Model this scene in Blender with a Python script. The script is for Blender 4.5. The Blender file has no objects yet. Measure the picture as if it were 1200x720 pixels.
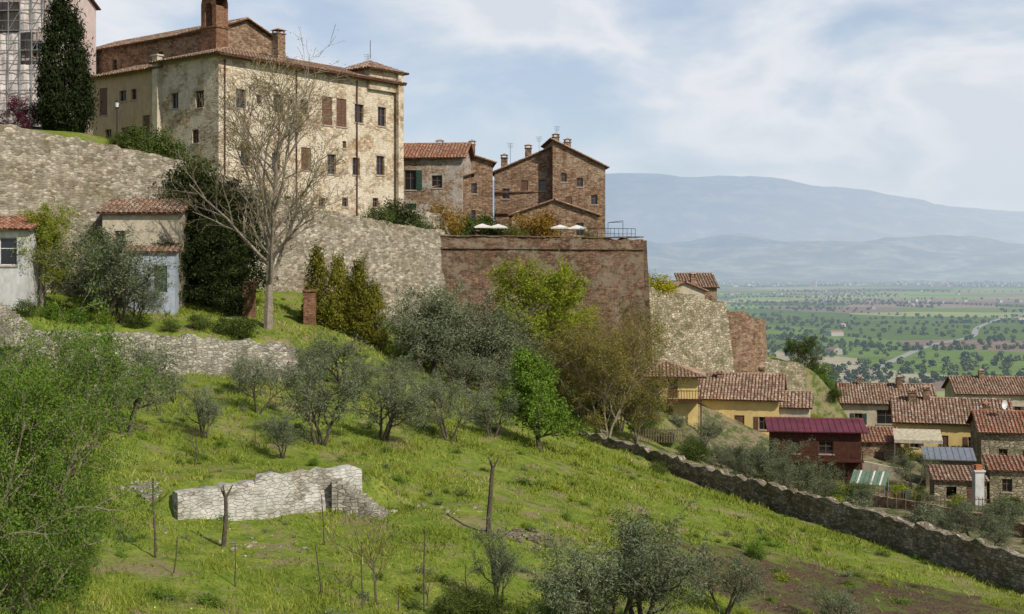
import bpy, math, random
import numpy as np
from mathutils import Vector, Matrix, noise as mn
random.seed(7); RNG=np.random.default_rng(7)
scene=bpy.context.scene
F=1500.0; HY=318.0
# placement helper: pixel column / row and a depth -> world metres (eye at origin)
def W(px,py,d): return ((px-600)/F*d, d, (HY-py)/F*d)
def X(px,d): return (px-600)/F*d
def Z(py,d): return (HY-py)/F*d

# ------------------------------------------------------------------ node helpers
def nd(nt,t,**k):
    n=nt.nodes.new(t)
    for a,b in k.items():
        a2=a.replace('_',' ')
        if a2 in n.inputs: s=n.inputs[a2]
        elif a in n.inputs: s=n.inputs[a]
        else:
            setattr(n,a,b); continue
        if isinstance(b,bpy.types.NodeSocket): nt.links.new(b,s)
        else:
            if s.type=='RGBA' and len(b)==3: b=(*b,1)
            s.default_value=b
    return n
def setin(nt,s,b):
    if isinstance(b,bpy.types.NodeSocket): nt.links.new(b,s)
    else:
        if s.type=='RGBA' and not isinstance(b,(int,float)) and len(b)==3: b=(*b,1)
        s.default_value=b
def mixc(nt,f,a,b,blend='MIX'):
    n=nt.nodes.new('ShaderNodeMix'); n.data_type='RGBA'; n.blend_type=blend
    setin(nt,n.inputs[0],f); setin(nt,n.inputs[6],a); setin(nt,n.inputs[7],b)
    return n.outputs[2]
def math_(nt,op,a,b=None,c=None,clamp=False):
    n=nt.nodes.new('ShaderNodeMath'); n.operation=op; n.use_clamp=clamp
    setin(nt,n.inputs[0],a)
    if b is not None: setin(nt,n.inputs[1],b)
    if c is not None: setin(nt,n.inputs[2],c)
    return n.outputs[0]
def vmul(nt,v,s):
    n=nt.nodes.new('ShaderNodeVectorMath'); n.operation='MULTIPLY'
    setin(nt,n.inputs[0],v); setin(nt,n.inputs[1],s); return n.outputs[0]
def ramp(nt,f,st,interp='LINEAR'):
    n=nt.nodes.new('ShaderNodeValToRGB'); n.color_ramp.interpolation=interp
    e=n.color_ramp.elements
    while len(e)<len(st): e.new(0.5)
    for i,(p,c) in enumerate(st):
        e[i].position=p
        if isinstance(c,(int,float)): c=(c,c,c)
        e[i].color=(*c,1)
    setin(nt,n.inputs[0],f); return n.outputs[0]
def noise(nt,vec,scale,detail=4,rough=0.6):
    n=nd(nt,'ShaderNodeTexNoise',Scale=scale,Detail=min(detail,4.5),Roughness=rough)
    if vec is not None: nt.links.new(vec,n.inputs['Vector'])
    return n.outputs[0]
def newmat(name):
    m=bpy.data.materials.new(name); m.use_nodes=True; m.node_tree.nodes.clear(); return m,m.node_tree
def finish(nt,sh):
    o=nt.nodes.new('ShaderNodeOutputMaterial'); nt.links.new(sh,o.inputs['Surface'])
def principled(nt,col,rough=0.85,spec=0.25,bump=None,bstr=0.5,bdist=0.03,metal=0.0):
    if rough>=.8:
        p=nt.nodes.new('ShaderNodeBsdfDiffuse'); setin(nt,p.inputs['Color'],col); p.inputs['Roughness'].default_value=0.0
    else:
        p=nt.nodes.new('ShaderNodeBsdfPrincipled')
        setin(nt,p.inputs['Base Color'],col); setin(nt,p.inputs['Roughness'],rough)
        p.inputs['Specular IOR Level'].default_value=spec; p.inputs['Metallic'].default_value=metal
    if bump is not None:
        b=nt.nodes.new('ShaderNodeBump'); b.inputs['Strength'].default_value=bstr; b.inputs['Distance'].default_value=bdist
        nt.links.new(bump,b.inputs['Height']); nt.links.new(b.outputs[0],p.inputs['Normal'])
    return p.outputs[0]
PAINTED_HAZE=(0.40,0.50,0.61)
def painted_haze(nt,sh,L=7200.0,col=PAINTED_HAZE):  # aerial haze painted into the surface as a glow that grows with distance
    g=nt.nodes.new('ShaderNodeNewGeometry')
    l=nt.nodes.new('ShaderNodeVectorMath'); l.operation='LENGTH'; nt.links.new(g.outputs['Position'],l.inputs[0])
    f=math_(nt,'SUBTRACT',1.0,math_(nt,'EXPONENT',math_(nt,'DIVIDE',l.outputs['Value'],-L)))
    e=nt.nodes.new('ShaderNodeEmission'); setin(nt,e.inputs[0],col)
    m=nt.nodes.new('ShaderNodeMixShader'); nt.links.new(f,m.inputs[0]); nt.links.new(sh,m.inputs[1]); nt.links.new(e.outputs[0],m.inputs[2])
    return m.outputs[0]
def uvn(nt): return nt.nodes.new('ShaderNodeTexCoord').outputs['UV']
def pos(nt): return nt.nodes.new('ShaderNodeNewGeometry').outputs['Position']
def attr(nt,n):
    a=nt.nodes.new('ShaderNodeAttribute'); a.attribute_name=n; return a.outputs['Fac']

def stone_mat(name,c1,c2,mort,sw=0.5,sh=0.24,stain=(0.5,0.47,0.4),green=0.0,plaster=None,pl_amt=0.5,stain_amt=0.6,joint=.13,jmix=1.0):
    m,nt=newmat(name); uv=uvn(nt)
    wob=nd(nt,'ShaderNodeTexNoise',Scale=1.7,Detail=3); nt.links.new(uv,wob.inputs['Vector'])
    uvw=nt.nodes.new('ShaderNodeVectorMath'); uvw.operation='MULTIPLY_ADD'
    nt.links.new(wob.outputs['Color'],uvw.inputs[0]); uvw.inputs[1].default_value=(0.35,0.16,0); nt.links.new(uv,uvw.inputs[2])
    s=vmul(nt,uvw.outputs[0],(1/sw,1/sh,1))
    v=nd(nt,'ShaderNodeTexVoronoi',voronoi_dimensions='2D',Scale=1.0,Randomness=0.9); nt.links.new(s,v.inputs['Vector'])
    e=nd(nt,'ShaderNodeTexVoronoi',voronoi_dimensions='2D',feature='DISTANCE_TO_EDGE',Scale=1.0,Randomness=0.9); nt.links.new(s,e.inputs['Vector'])
    sep=nt.nodes.new('ShaderNodeSeparateColor'); nt.links.new(v.outputs['Color'],sep.inputs[0])
    mid=tuple((a+b)/2 for a,b in zip(c1,c2))
    c=ramp(nt,sep.outputs[0],[(0.0,c1),(0.45,mid),(0.8,c2),(1.0,tuple(min(1,x*1.25) for x in c2))])
    em=ramp(nt,e.outputs['Distance'],[(0.02,1-jmix),(joint,1.0)])
    c=mixc(nt,em,mort,c)
    P=pos(nt)
    n1=noise(nt,P,0.25,4.5,0.7); n2=noise(nt,P,2.6,4.5,0.75)
    c=mixc(nt,ramp(nt,n1,[(0.42,0.0),(0.66,stain_amt)]),c,stain,'MULTIPLY')
    c=mixc(nt,0.55,c,ramp(nt,n2,[(0.3,0.25),(0.7,1.35)]),'MULTIPLY')
    if plaster:
        n3=noise(nt,vmul(nt,P,(1,1,1.3)),0.5,4.5,0.72)
        k=ramp(nt,n3,[(pl_amt-0.05,0.0),(pl_amt+0.05,0.85)])
        pc=mixc(nt,0.5,plaster,ramp(nt,n2,[(0.3,0.5),(0.7,1.2)]),'MULTIPLY')
        c=mixc(nt,k,c,pc)
    if green>0:
        n4=noise(nt,P,0.7,4,0.7)
        c=mixc(nt,ramp(nt,n4,[(0.5,0.0),(0.62,green)]),c,(0.07,0.09,0.03))
    h=math_(nt,'MULTIPLY_ADD',n2,0.8,em)
    finish(nt,principled(nt,c,0.92,0.15,h,0.8,0.07)); return m
def plaster_mat(name,c,c2=None,dirt=0.45):
    m,nt=newmat(name); P=pos(nt)
    c2=c2 or tuple(x*0.65 for x in c)
    n1=noise(nt,P,0.6,4.5,0.75); n2=noise(nt,vmul(nt,P,(1.3,1.3,0.5)),1.6,4.5,0.75)
    col=mixc(nt,ramp(nt,n1,[(0.4,0.0),(0.65,0.9)]),c,c2)
    col=mixc(nt,dirt,col,ramp(nt,n2,[(0.3,0.45),(0.65,1.1)]),'MULTIPLY')
    finish(nt,principled(nt,col,0.9)); return m
def simple(name,c,rough=0.7,var=0.3,scale=3.0,metal=0.0,spec=0.3):
    m,nt=newmat(name)
    n=noise(nt,pos(nt),scale,4,0.6)
    col=mixc(nt,var,c,ramp(nt,n,[(0.3,0.3),(0.7,1.4)]),'MULTIPLY')
    finish(nt,principled(nt,col,rough,spec,None,0.2,0.01,metal)); return m
def tile_mat(name,cols):
    m,nt=newmat(name); r=attr(nt,'rnd'); P=pos(nt)
    k=len(cols)-1
    c=ramp(nt,r,[(i/k,cc) for i,cc in enumerate(cols)])
    n=noise(nt,P,0.6,4,0.7); n2=noise(nt,P,5,3)
    c=mixc(nt,ramp(nt,n,[(0.42,0.0),(0.7,0.75)]),c,(0.18,0.155,0.115))
    c=mixc(nt,0.4,c,ramp(nt,n2,[(0.3,0.4),(0.7,1.3)]),'MULTIPLY')
    finish(nt,principled(nt,c,0.9,0.15)); return m
def leaf_mat(name,dark,light,trans=0.25,tip=None):
    m,nt=newmat(name); r=attr(nt,'rnd')
    oi=nt.nodes.new('ShaderNodeObjectInfo')
    r2=math_(nt,'MULTIPLY_ADD',oi.outputs['Random'],0.3,math_(nt,'MULTIPLY',r,0.8))
    mid=tuple((a+b)/2 for a,b in zip(dark,light))
    st=[(0.0,dark),(0.5,mid),(0.9,light)]
    if tip: st.append((1.0,tip))
    c=ramp(nt,r2,st)
    p=principled(nt,c,0.9)
    t=nt.nodes.new('ShaderNodeBsdfTranslucent'); nt.links.new(mixc(nt,1.0,c,(1.2,1.25,0.6),'MULTIPLY'),t.inputs[0])
    mx=nt.nodes.new('ShaderNodeMixShader'); mx.inputs[0].default_value=trans
    nt.links.new(p,mx.inputs[1]); nt.links.new(t.outputs[0],mx.inputs[2])
    finish(nt,mx.outputs[0]); return m

# ------------------------------------------------------------------ materials
M={}
M['rubble']=stone_mat('rubble_stone',(0.22,0.18,0.13),(0.44,0.385,0.30),(0.33,0.29,0.235),0.4,0.18,green=0.3,jmix=.6,stain=(.55,.48,.38))
M['rubble_light']=stone_mat('rubble_stone_light',(0.25,0.225,0.18),(0.44,0.40,0.33),(0.26,0.235,0.19),0.34,0.15,stain=(0.45,0.41,0.34),green=0.25,plaster=(0.54,0.52,0.46),pl_amt=0.5,joint=.1,jmix=.7)
M['rubble_grey']=stone_mat('dry_stone_grey',(0.17,0.135,0.10),(0.36,0.305,0.235),(0.12,0.10,0.075),0.36,0.16,green=0.45,jmix=.8)
M['terrace']=stone_mat('terrace_stone',(0.24,0.21,0.165),(0.46,0.42,0.34),(0.22,0.195,0.155),0.34,0.16,green=0.3,jmix=.7)
M['palace']=stone_mat('palace_stone',(0.30,0.22,0.145),(0.56,0.46,0.335),(0.50,0.43,0.33),0.42,0.2,stain=(0.75,0.62,0.46),plaster=(0.64,0.56,0.43),pl_amt=0.50,jmix=.7,stain_amt=.7)
M['brick']=stone_mat('old_brick',(0.105,0.06,0.04),(0.235,0.138,0.09),(0.18,0.135,0.10),0.34,0.12,stain=(0.45,0.43,0.42),green=0.25,stain_amt=0.9,plaster=(.235,.185,.13),pl_amt=.53)
M['pillar']=stone_mat('pillar_brick',(0.19,0.085,0.05),(0.32,0.17,0.10),(0.26,0.19,0.14),0.3,0.09)
M['brick_house']=stone_mat('house_brick_stone',(0.16,0.095,0.06),(0.36,0.24,0.155),(0.27,0.21,0.15),0.38,0.15,stain=(0.6,0.5,0.45),jmix=.8,plaster=(.34,.26,.18),pl_amt=.58)
M['mixed_house']=stone_mat('house_patched_plaster',(0.20,0.13,0.085),(0.40,0.29,0.20),(0.3,0.24,0.18),0.38,0.15,stain=(0.6,0.5,0.45),jmix=.8,plaster=(.44,.40,.35),pl_amt=.50)
M['rampart']=stone_mat('rampart_stone',(0.26,0.215,0.14),(0.46,0.40,0.28),(0.22,0.19,0.13),0.5,0.26,stain=(0.5,0.47,0.36),green=0.5)
M['ochre']=plaster_mat('ochre_plaster',(0.50,0.36,0.21),(0.42,0.31,0.20))
M['cream']=plaster_mat('cream_plaster',(0.52,0.45,0.33))
M['yellow']=plaster_mat('yellow_plaster',(0.66,0.50,0.20),(0.54,0.40,0.18),0.35)
M['white']=plaster_mat('white_plaster',(0.55,0.545,0.52),(0.42,0.41,0.38))
M['bluewhite']=plaster_mat('limewash_blue',(0.36,0.40,0.45),(0.27,0.30,0.33))
M['pink']=plaster_mat('pink_plaster',(0.55,0.42,0.38),(0.5,0.42,0.38))
M['tile']=tile_mat('terracotta_tiles',[(0.14,0.08,0.055),(0.25,0.145,0.095),(0.34,0.215,0.145),(0.39,0.28,0.20),(0.44,0.37,0.30)])
M['tile_red']=tile_mat('red_terracotta_tiles',[(0.20,0.075,0.05),(0.32,0.135,0.08),(0.38,0.18,0.115),(0.42,0.26,0.18)])
M['tile_base']=simple('tile_bed',(0.13,0.075,0.05),0.9)
M['glass']=simple('window_glass',(0.015,0.018,0.022),0.12,0.2,spec=0.6)
M['frame']=simple('window_frame_wood',(0.16,0.09,0.05),0.6)
M['frame_w']=simple('white_frame',(0.6,0.6,0.58),0.5)
M['shutter']=simple('shutter_brown',(0.13,0.065,0.04),0.6,0.4)
M['shutter_g']=simple('shutter_green',(0.03,0.06,0.04),0.6,0.4)
M['trim']=simple('stone_trim',(0.36,0.30,0.23),0.85,0.4)
M['wood']=simple('weathered_wood',(0.16,0.12,0.085),0.85,0.6,8)
M['darkwood']=simple('dark_planks',(0.075,0.034,0.024),0.8,0.5,4)
M['bark']=simple('bark_grey',(0.23,0.19,0.145),0.95,0.6,6)
M['bark_d']=simple('bark_dark',(0.10,0.08,0.06),0.95,0.6,6)
M['redmetal']=simple('red_metal_roof',(0.12,0.018,0.027),0.5,0.6,.6,0.0,0.4)
M['metal']=simple('galvanised_metal',(0.30,0.31,0.32),0.45,0.3,2,0.6)
M['iron']=simple('dark_iron',(0.03,0.03,0.03),0.5,0.3,2,0.4)
M['canvas']=simple('canvas_white',(0.60,0.57,0.52),0.8,0.3)
M['awning']=simple('awning_cream',(0.42,0.37,0.27),0.8,0.5)
M['greensheet']=simple('green_sheet',(0.13,0.19,0.13),0.8,0.4)
M['netting']=simple('scaffold_netting',(0.60,0.52,0.49),0.9,0.5,0.8)
M['terracotta']=simple('terracotta_pot',(0.36,0.14,0.07),0.8,0.3)

# ------------------------------------------------------------------ builder
class B:
    def __init__(s): s.V=[];s.Fc=[];s.M=[];s.R=[];s.UV=[]
    def poly(s,pts,mat=0,rnd=0.5,uv=None):
        i=len(s.V); s.V+=[tuple(p) for p in pts]; s.Fc.append(tuple(range(i,i+len(pts))))
        s.M.append(mat); s.R.append(rnd)
        if uv is None:
            P=[Vector(p) for p in pts]; n=(P[1]-P[0]).cross(P[2]-P[0])
            if n.length<1e-9: n=Vector((0,0,1))
            n.normalize()
            t=Vector((1,0,0)) if abs(n.z)>0.98 else Vector((-n.y,n.x,0)).normalized()
            b=n.cross(t); uv=[(p.dot(t),p.dot(b)) for p in P]
        s.UV+=list(uv)
    def pbox(s,o,a,b,c,mat=0,rnd=0.5):
        o,a,b,c=map(Vector,(o,a,b,c))
        if a.cross(b).dot(c)<0: a,b=b,a
        p=lambda i,j,k:o+a*i+b*j+c*k
        for q in (((0,0,0),(0,1,0),(1,1,0),(1,0,0)),((0,0,1),(1,0,1),(1,1,1),(0,1,1)),((0,0,0),(1,0,0),(1,0,1),(0,0,1)),
                  ((0,1,0),(0,1,1),(1,1,1),(1,1,0)),((0,0,0),(0,0,1),(0,1,1),(0,1,0)),((1,0,0),(1,1,0),(1,1,1),(1,0,1))):
            s.poly([p(*t) for t in q],mat,rnd)
    def box(s,p0,p1,mat=0,rnd=0.5):
        s.pbox(p0,(p1[0]-p0[0],0,0),(0,p1[1]-p0[1],0),(0,0,p1[2]-p0[2]),mat,rnd)
    def rod(s,a,b,r,mat=0,sides=6,r2=None,rnd=0.5):
        a,b=Vector(a),Vector(b); t=(b-a).normalized(); r2=r if r2 is None else r2
        ref=Vector((1,0,0)) if abs(t.x)<0.8 else Vector((0,1,0))
        u=t.cross(ref).normalized(); v=t.cross(u)
        A=[a+(u*math.cos(2*math.pi*i/sides)+v*math.sin(2*math.pi*i/sides))*r for i in range(sides)]
        C=[b+(u*math.cos(2*math.pi*i/sides)+v*math.sin(2*math.pi*i/sides))*r2 for i in range(sides)]
        for i in range(sides):
            j=(i+1)%sides; s.poly([A[i],A[j],C[j],C[i]],mat,rnd)
        s.poly(C,mat,rnd)
    def obj(s,name,mats,parent=None,loc=(0,0,0),yaw=0):
        me=bpy.data.meshes.new(name); me.from_pydata(s.V,[],s.Fc)
        for m in mats: me.materials.append(M[m] if isinstance(m,str) else m)
        me.polygons.foreach_set('material_index',s.M)
        uvl=me.uv_layers.new(name='UVMap'); uvl.data.foreach_set('uv',np.array(s.UV,dtype=np.float32).ravel())
        a=me.attributes.new('rnd','FLOAT','FACE'); a.data.foreach_set('value',s.R)
        o=bpy.data.objects.new(name,me); scene.collection.objects.link(o)
        if parent: o.parent=parent
        else: o.location=loc; o.rotation_euler=(0,0,math.radians(yaw))
        return o
def empty(name,loc,yaw=0):
    e=bpy.data.objects.new(name,None); e.empty_display_size=0.5; scene.collection.objects.link(e)
    e.location=loc; e.rotation_euler=(0,0,math.radians(yaw)); return e

def roof_plane(b,o,u,s_,L,S,il=0.0,ir=0.0,tiles=True,rowm=0.36):
    o,u,s_=Vector(o),Vector(u),Vector(s_); n=u.cross(s_).normalized()
    if n.z<0: n=-n
    c=[o,o+u*L,o+u*(L-ir)+s_*S,o+u*il+s_*S]
    lo=[p+n*0.02 for p in c]; hi=[p+n*0.13 for p in c]
    if (c[2]-c[3]).length<0.01: lo=lo[:3]; hi=hi[:3]
    b.poly(hi,1); b.poly(lo[::-1],1)
    for i in range(len(hi)):
        j=(i+1)%len(hi); b.poly([lo[i],lo[j],hi[j],hi[i]],1)
    if not tiles: return
    k=max(1,int(L/rowm)); st=L/k; tl=0.48
    for i in range(k):
        uc=(i+0.5)*st+random.uniform(-.02,.02)
        sm=S
        if il>0 and uc<il: sm=min(sm,S*uc/il)
        if ir>0 and uc>L-ir: sm=min(sm,S*(L-uc)/ir)
        m=int(math.ceil(sm/tl))
        for j in range(m):
            s0=j*tl-0.04+random.uniform(-.04,.04); s1=min((j+1)*tl,sm)
            if s0<-.06: s0=-.06
            r=min(1,max(0,random.gauss(0.5,0.27)))
            w0=st*0.40; w1=st*0.32; h0=0.13+0.035; h1=0.13+0.0
            ju=random.uniform(-.03,.03)
            def ring(sv,w,base):
                cc=o+u*(uc+ju)+s_*sv+n*base
                return [cc-u*w,cc-u*w*0.55+n*0.075,cc+u*w*0.55+n*0.075,cc+u*w]
            A=ring(s0,w0,h0); C=ring(s1,w1,h1)
            for q in range(3): b.poly([A[q],A[q+1],C[q+1],C[q]],0,r)
            b.poly(A[::-1],1,r)

def building(name,org,yaw,w,d,h,roof='gx',pitch=20,over=0.45,wall='cream',tile='tile',ops=(),chims=(),sink=4,
             frame='frame',shut='shutter',plain_roof=None,cornice=False):
    e=empty(name,org,yaw); t=math.tan(math.radians(pitch)); cs=math.cos(math.radians(pitch)); sn=math.sin(math.radians(pitch))
    sides={'f':((0,0),(1,0),(0,-1),w),'r':((w,0),(0,1),(1,0),d),'b':((w,d),(-1,0),(0,1),w),'l':((0,d),(0,-1),(-1,0),d)}
    wb=B(); gb=B(); sb=B()
    for k,(o,u,n,L) in sides.items():
        o=Vector((*o,0));u=Vector((*u,0));n=Vector((*n,0))
        P=lambda a,v,dn=0.0:o+u*a+Vector((0,0,v))+n*dn
        op=[q for q in ops if q[0]==k]
        us=sorted({0.0,L}|{round(q[1]-q[3]/2,4) for q in op}|{round(q[1]+q[3]/2,4) for q in op})
        vs=sorted({-float(sink),float(h)}|{round(q[2],4) for q in op}|{round(q[2]+q[4],4) for q in op})
        for i in range(len(us)-1):
            for j in range(len(vs)-1):
                cu=(us[i]+us[i+1])/2; cv=(vs[j]+vs[j+1])/2
                if any(abs(cu-q[1])<q[3]/2 and q[2]<cv<q[2]+q[4] for q in op): continue
                wb.poly([P(us[i],vs[j]),P(us[i+1],vs[j]),P(us[i+1],vs[j+1]),P(us[i],vs[j+1])],0)
        for q in op:
            u0,u1,v0,v1=q[1]-q[3]/2,q[1]+q[3]/2,q[2],q[2]+q[4]; kind=q[5] if len(q)>5 else 'w'; D=-0.24
            wb.poly([P(u0,v0),P(u0,v1),P(u0,v1,D),P(u0,v0,D)]); wb.poly([P(u1,v0),P(u1,v0,D),P(u1,v1,D),P(u1,v1)])
            wb.poly([P(u0,v1),P(u1,v1),P(u1,v1,D),P(u0,v1,D)]); wb.poly([P(u0,v0),P(u0,v0,D),P(u1,v0,D),P(u1,v0)])
            def bx(bb,a0,a1,b0,b1,n0,n1,mt): bb.pbox(P(a0,b0,n0),u*(a1-a0),Vector((0,0,b1-b0)),n*(n1-n0),mt)
            if kind in('w','s','t'):
                gb.poly([P(u0,v0,D),P(u1,v0,D),P(u1,v1,D),P(u0,v1,D)],0)
                f=0.07
                bx(gb,u0,u0+f,v0,v1,D+.01,D+.07,1);bx(gb,u1-f,u1,v0,v1,D+.01,D+.07,1)
                bx(gb,u0+f,u1-f,v0,v0+f,D+.01,D+.07,1);bx(gb,u0+f,u1-f,v1-f,v1,D+.01,D+.07,1)
                um=(u0+u1)/2; bx(gb,um-.03,um+.03,v0+f,v1-f,D+.01,D+.06,1)
                vm=v0+(v1-v0)*.6; bx(gb,u0+f,um-.03,vm-.025,vm+.025,D+.01,D+.05,1); bx(gb,um+.03,u1-f,vm-.025,vm+.025,D+.01,D+.05,1)
                bx(wb,u0-.1,u1+.1,v0-.12,v0-.002,-.02,.08,1)
                if kind=='t': bx(wb,u0-.15,u1+.15,v1+.002,v1+.22,-.02,.035,1)
            elif kind in('c','d'):
                um=(u0+u1)/2
                for a0,a1 in((u0+.01,um-.01),(um+.01,u1-.01)):
                    bx(sb,a0,a1,v0+.01,v1-.01,-.16,-.10,0)
                    nsl=max(3,int((v1-v0)/.28))
                    for z in range(nsl):
                        vv=v0+.08+(v1-v0-.16)*z/nsl
                        bx(sb,a0+.05,a1-.05,vv,vv+(v1-v0-.16)/nsl*.55,-.10,-.075,0)
                if kind=='c': bx(wb,u0-.1,u1+.1,v0-.12,v0-.002,-.02,.08,1)
            elif kind=='o':
                gb.poly([P(u0,v0,D*3),P(u1,v0,D*3),P(u1,v1,D*3),P(u0,v1,D*3)],0)
            if kind=='s':
                hw=(u1-u0)/2
                for a0,a1 in((u0-hw-.04,u0-.04),(u1+.04,u1+hw+.04)):
                    bx(sb,a0,a1,v0,v1,.015,.06,0)
                    for z in range(5):
                        vv=v0+.1+(v1-v0-.2)*z/5; bx(sb,a0+.06,a1-.06,vv,vv+(v1-v0-.2)/5*.6,.06,.08,0)
        def tri(pts): wb.poly([P(*p) for p in pts],0)
        if roof=='gx' and k in'rl': tri([(0,h),(L,h),(L/2,h+t*d/2)])
        if roof=='gy' and k in'fb': tri([(0,h),(L,h),(L/2,h+t*w/2)])
        if roof=='sf':
            if k=='r': tri([(0,h),(L,h),(L,h+t*d)])
            if k=='l': tri([(0,h),(L,h),(0,h+t*d)])
            if k=='b': tri([(0,h),(L,h),(L,h+t*d),(0,h+t*d)])
        if roof=='sl':
            if k=='f': tri([(0,h),(L,h),(L,h+t*w)])
            if k=='b': tri([(0,h),(L,h),(0,h+t*w)])
            if k=='r': tri([(0,h),(L,h),(L,h+t*w),(0,h+t*w)])
        if roof=='sr':
            if k=='f': tri([(0,h),(L,h),(0,h+t*w)])
            if k=='b': tri([(0,h),(L,h),(L,h+t*w)])
            if k=='l': tri([(0,h),(L,h),(L,h+t*w),(0,h+t*w)])
        if cornice and roof in('gx','gy','hip'):
            if roof=='hip' or (roof=='gx' and k in 'fb') or (roof=='gy' and k in 'rl'):
                wb.pbox(P(0.003,h-.32,.003),u*(L-.006),Vector((0,0,.26)),n*.14,1)
    wb.obj('walls',[wall,'trim'],e)
    if gb.V: gb.obj('windows',['glass',frame],e)
    if sb.V: sb.obj('shutters',[shut],e)
    rb=B(); ov=over; z0=h-ov*t; T=plain_roof is None
    def rp(*a,**k): roof_plane(rb,*a,tiles=T,**k)
    if roof=='gx':
        S=(d/2+ov)/cs; rp((-ov,-ov,z0),(1,0,0),(0,cs,sn),w+2*ov,S); rp((w+ov,d+ov,z0),(-1,0,0),(0,-cs,sn),w+2*ov,S)
        zr=h+t*d/2+.13
        x=-ov
        while x<w+ov-.05: rb.rod((x,d/2,zr),(min(x+.5,w+ov),d/2,zr-.02),.13,0,8,.11,random.random()); x+=.46
    if roof=='gy':
        S=(w/2+ov)/cs; rp((w+ov,-ov,z0),(0,1,0),(-cs,0,sn),d+2*ov,S); rp((-ov,d+ov,z0),(0,-1,0),(cs,0,sn),d+2*ov,S)
        zr=h+t*w/2+.13; y=-ov
        while y<d+ov-.05: rb.rod((w/2,y,zr),(w/2,min(y+.5,d+ov),zr-.02),.13,0,8,.11,random.random()); y+=.46
    if roof=='hip':
        m_=min(w,d)/2+ov; S=m_/cs
        rp((-ov,-ov,z0),(1,0,0),(0,cs,sn),w+2*ov,S,m_,m_); rp((w+ov,d+ov,z0),(-1,0,0),(0,-cs,sn),w+2*ov,S,m_,m_)
        rp((w+ov,-ov,z0),(0,1,0),(-cs,0,sn),d+2*ov,S,m_,m_); rp((-ov,d+ov,z0),(0,-1,0),(cs,0,sn),d+2*ov,S,m_,m_)
        top=z0+S*sn+.1
        for cx,cy in((-ov,-ov),(w+ov,-ov),(w+ov,d+ov),(-ov,d+ov)):
            ex=cx+(m_ if cx<0 else -m_); ey=cy+(m_ if cy<0 else -m_)
            rb.rod((cx,cy,z0+.13),(ex,ey,top+.05),.12,0,6)
        if w>=d: rb.rod((-ov+m_,d/2,top+.04),(w+ov-m_,d/2,top+.04),.12,0,6)
        else: rb.rod((w/2,-ov+m_,top+.04),(w/2,d+ov-m_,top+.04),.12,0,6)
    if roof=='sf': rp((-ov,-ov,z0),(1,0,0),(0,cs,sn),w+2*ov,(d+2*ov)/cs)
    if roof=='sl': rp((-ov,d+ov,z0),(0,-1,0),(cs,0,sn),d+2*ov,(w+2*ov)/cs)
    if roof=='sr': rp((w+ov,-ov,z0),(0,1,0),(-cs,0,sn),d+2*ov,(w+2*ov)/cs)
    if T: rb.obj('roof',[tile,'tile_base'],e)
    else:
        if roof in('gx','sf'):
            x=-ov
            while x<w+ov:
                S=((d/2+ov) if roof=='gx' else d+2*ov)
                rb.pbox((x,-ov+.0,z0+.13/cs+.004),(.05,0,0),(0,S,S*t),(0,0,.05),0); x+=.6
        rb.obj('roof',[plain_roof,plain_roof],e)
    if chims:
        cb=B()
        for (cx,cy,cz,cw,ch) in chims:
            cb.box((cx-cw/2,cy-cw/2,cz-1.2),(cx+cw/2,cy+cw/2,cz+ch),0)
            cb.box((cx-cw/2-.08,cy-cw/2-.08,cz+ch+.002),(cx+cw/2+.08,cy+cw/2+.08,cz+ch+.1),0)
            for sx in(-1,1):
                for sy in(-1,1):
                    cb.box((cx+sx*cw*.4-.05,cy+sy*cw*.4-.05,cz+ch+.102),(cx+sx*cw*.4+.05,cy+sy*cw*.4+.05,cz+ch+.36),0)
            z=cz+ch+.362; q=cw/2+.12
            tp=(cx,cy,z+.28); cn=[(cx-q,cy-q,z),(cx+q,cy-q,z),(cx+q,cy+q,z),(cx-q,cy+q,z)]
            for i in range(4): cb.poly([cn[i],cn[(i+1)%4],tp],1,.6)
            cb.poly(cn[::-1],1,.3)
        cb.obj('chimneys',['brick_house',tile],e)
    return e

# ------------------------------------------------------------------ terrain
def fit(P):
    P=np.array(P,float); n=len(P); D=np.sqrt(((P[:,None,:2]-P[None,:,:2])**2).sum(-1)+36)
    A=np.zeros((n+3,n+3)); A[:n,:n]=D-np.eye(n)*0.4; A[:n,n]=1; A[:n,n+1:]=P[:,:2]; A[n,:n]=1; A[n+1:,:n]=P[:,:2].T
    w=np.linalg.solve(A,np.r_[P[:,2],0,0,0])
    def ev(x,y):
        x=np.asarray(x,float);y=np.asarray(y,float); sh=x.shape; x=x.ravel();y=y.ravel(); out=np.empty(len(x))
        for i in range(0,len(x),20000):
            xx=x[i:i+20000];yy=y[i:i+20000]
            d=np.sqrt((xx[:,None]-P[:,0])**2+(yy[:,None]-P[:,1])**2+36)
            out[i:i+20000]=d@w[:n]+w[n]+xx*w[n+1]+yy*w[n+2]
        return out.reshape(sh)
    return ev
lo=fit([W(*p) for p in [(0,760,34),(-100,640,42),(300,720,42),(600,720,47),(900,720,54),(1200,705,66),(1350,720,60),
 (210,612,54),(400,604,57),(300,614,55),(570,628,56),(700,622,62),(850,642,66),(1000,632,80),(1100,664,74),(1200,695,70),
 (250,545,64),(550,562,70),(640,532,84),(450,520,75),(150,522,62),(0,520,58),(100,472,70),(0,470,68),(250,470,76),(250,438,83),(100,440,80),(350,440,87),
 (450,442,95),(550,482,94),(680,522,108),(740,530,105),(800,560,99),(600,470,106),(500,402,112),(430,400,106),(560,440,118),(650,445,126),(750,470,132),
 (780,515,124),(860,535,132),(960,575,122),(1100,575,128),(1200,600,108),(1100,615,97),(1200,545,165),(1000,520,165),(1350,560,150),(900,475,160),(840,455,146),
 (300,380,110),(100,360,105)]])
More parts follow.
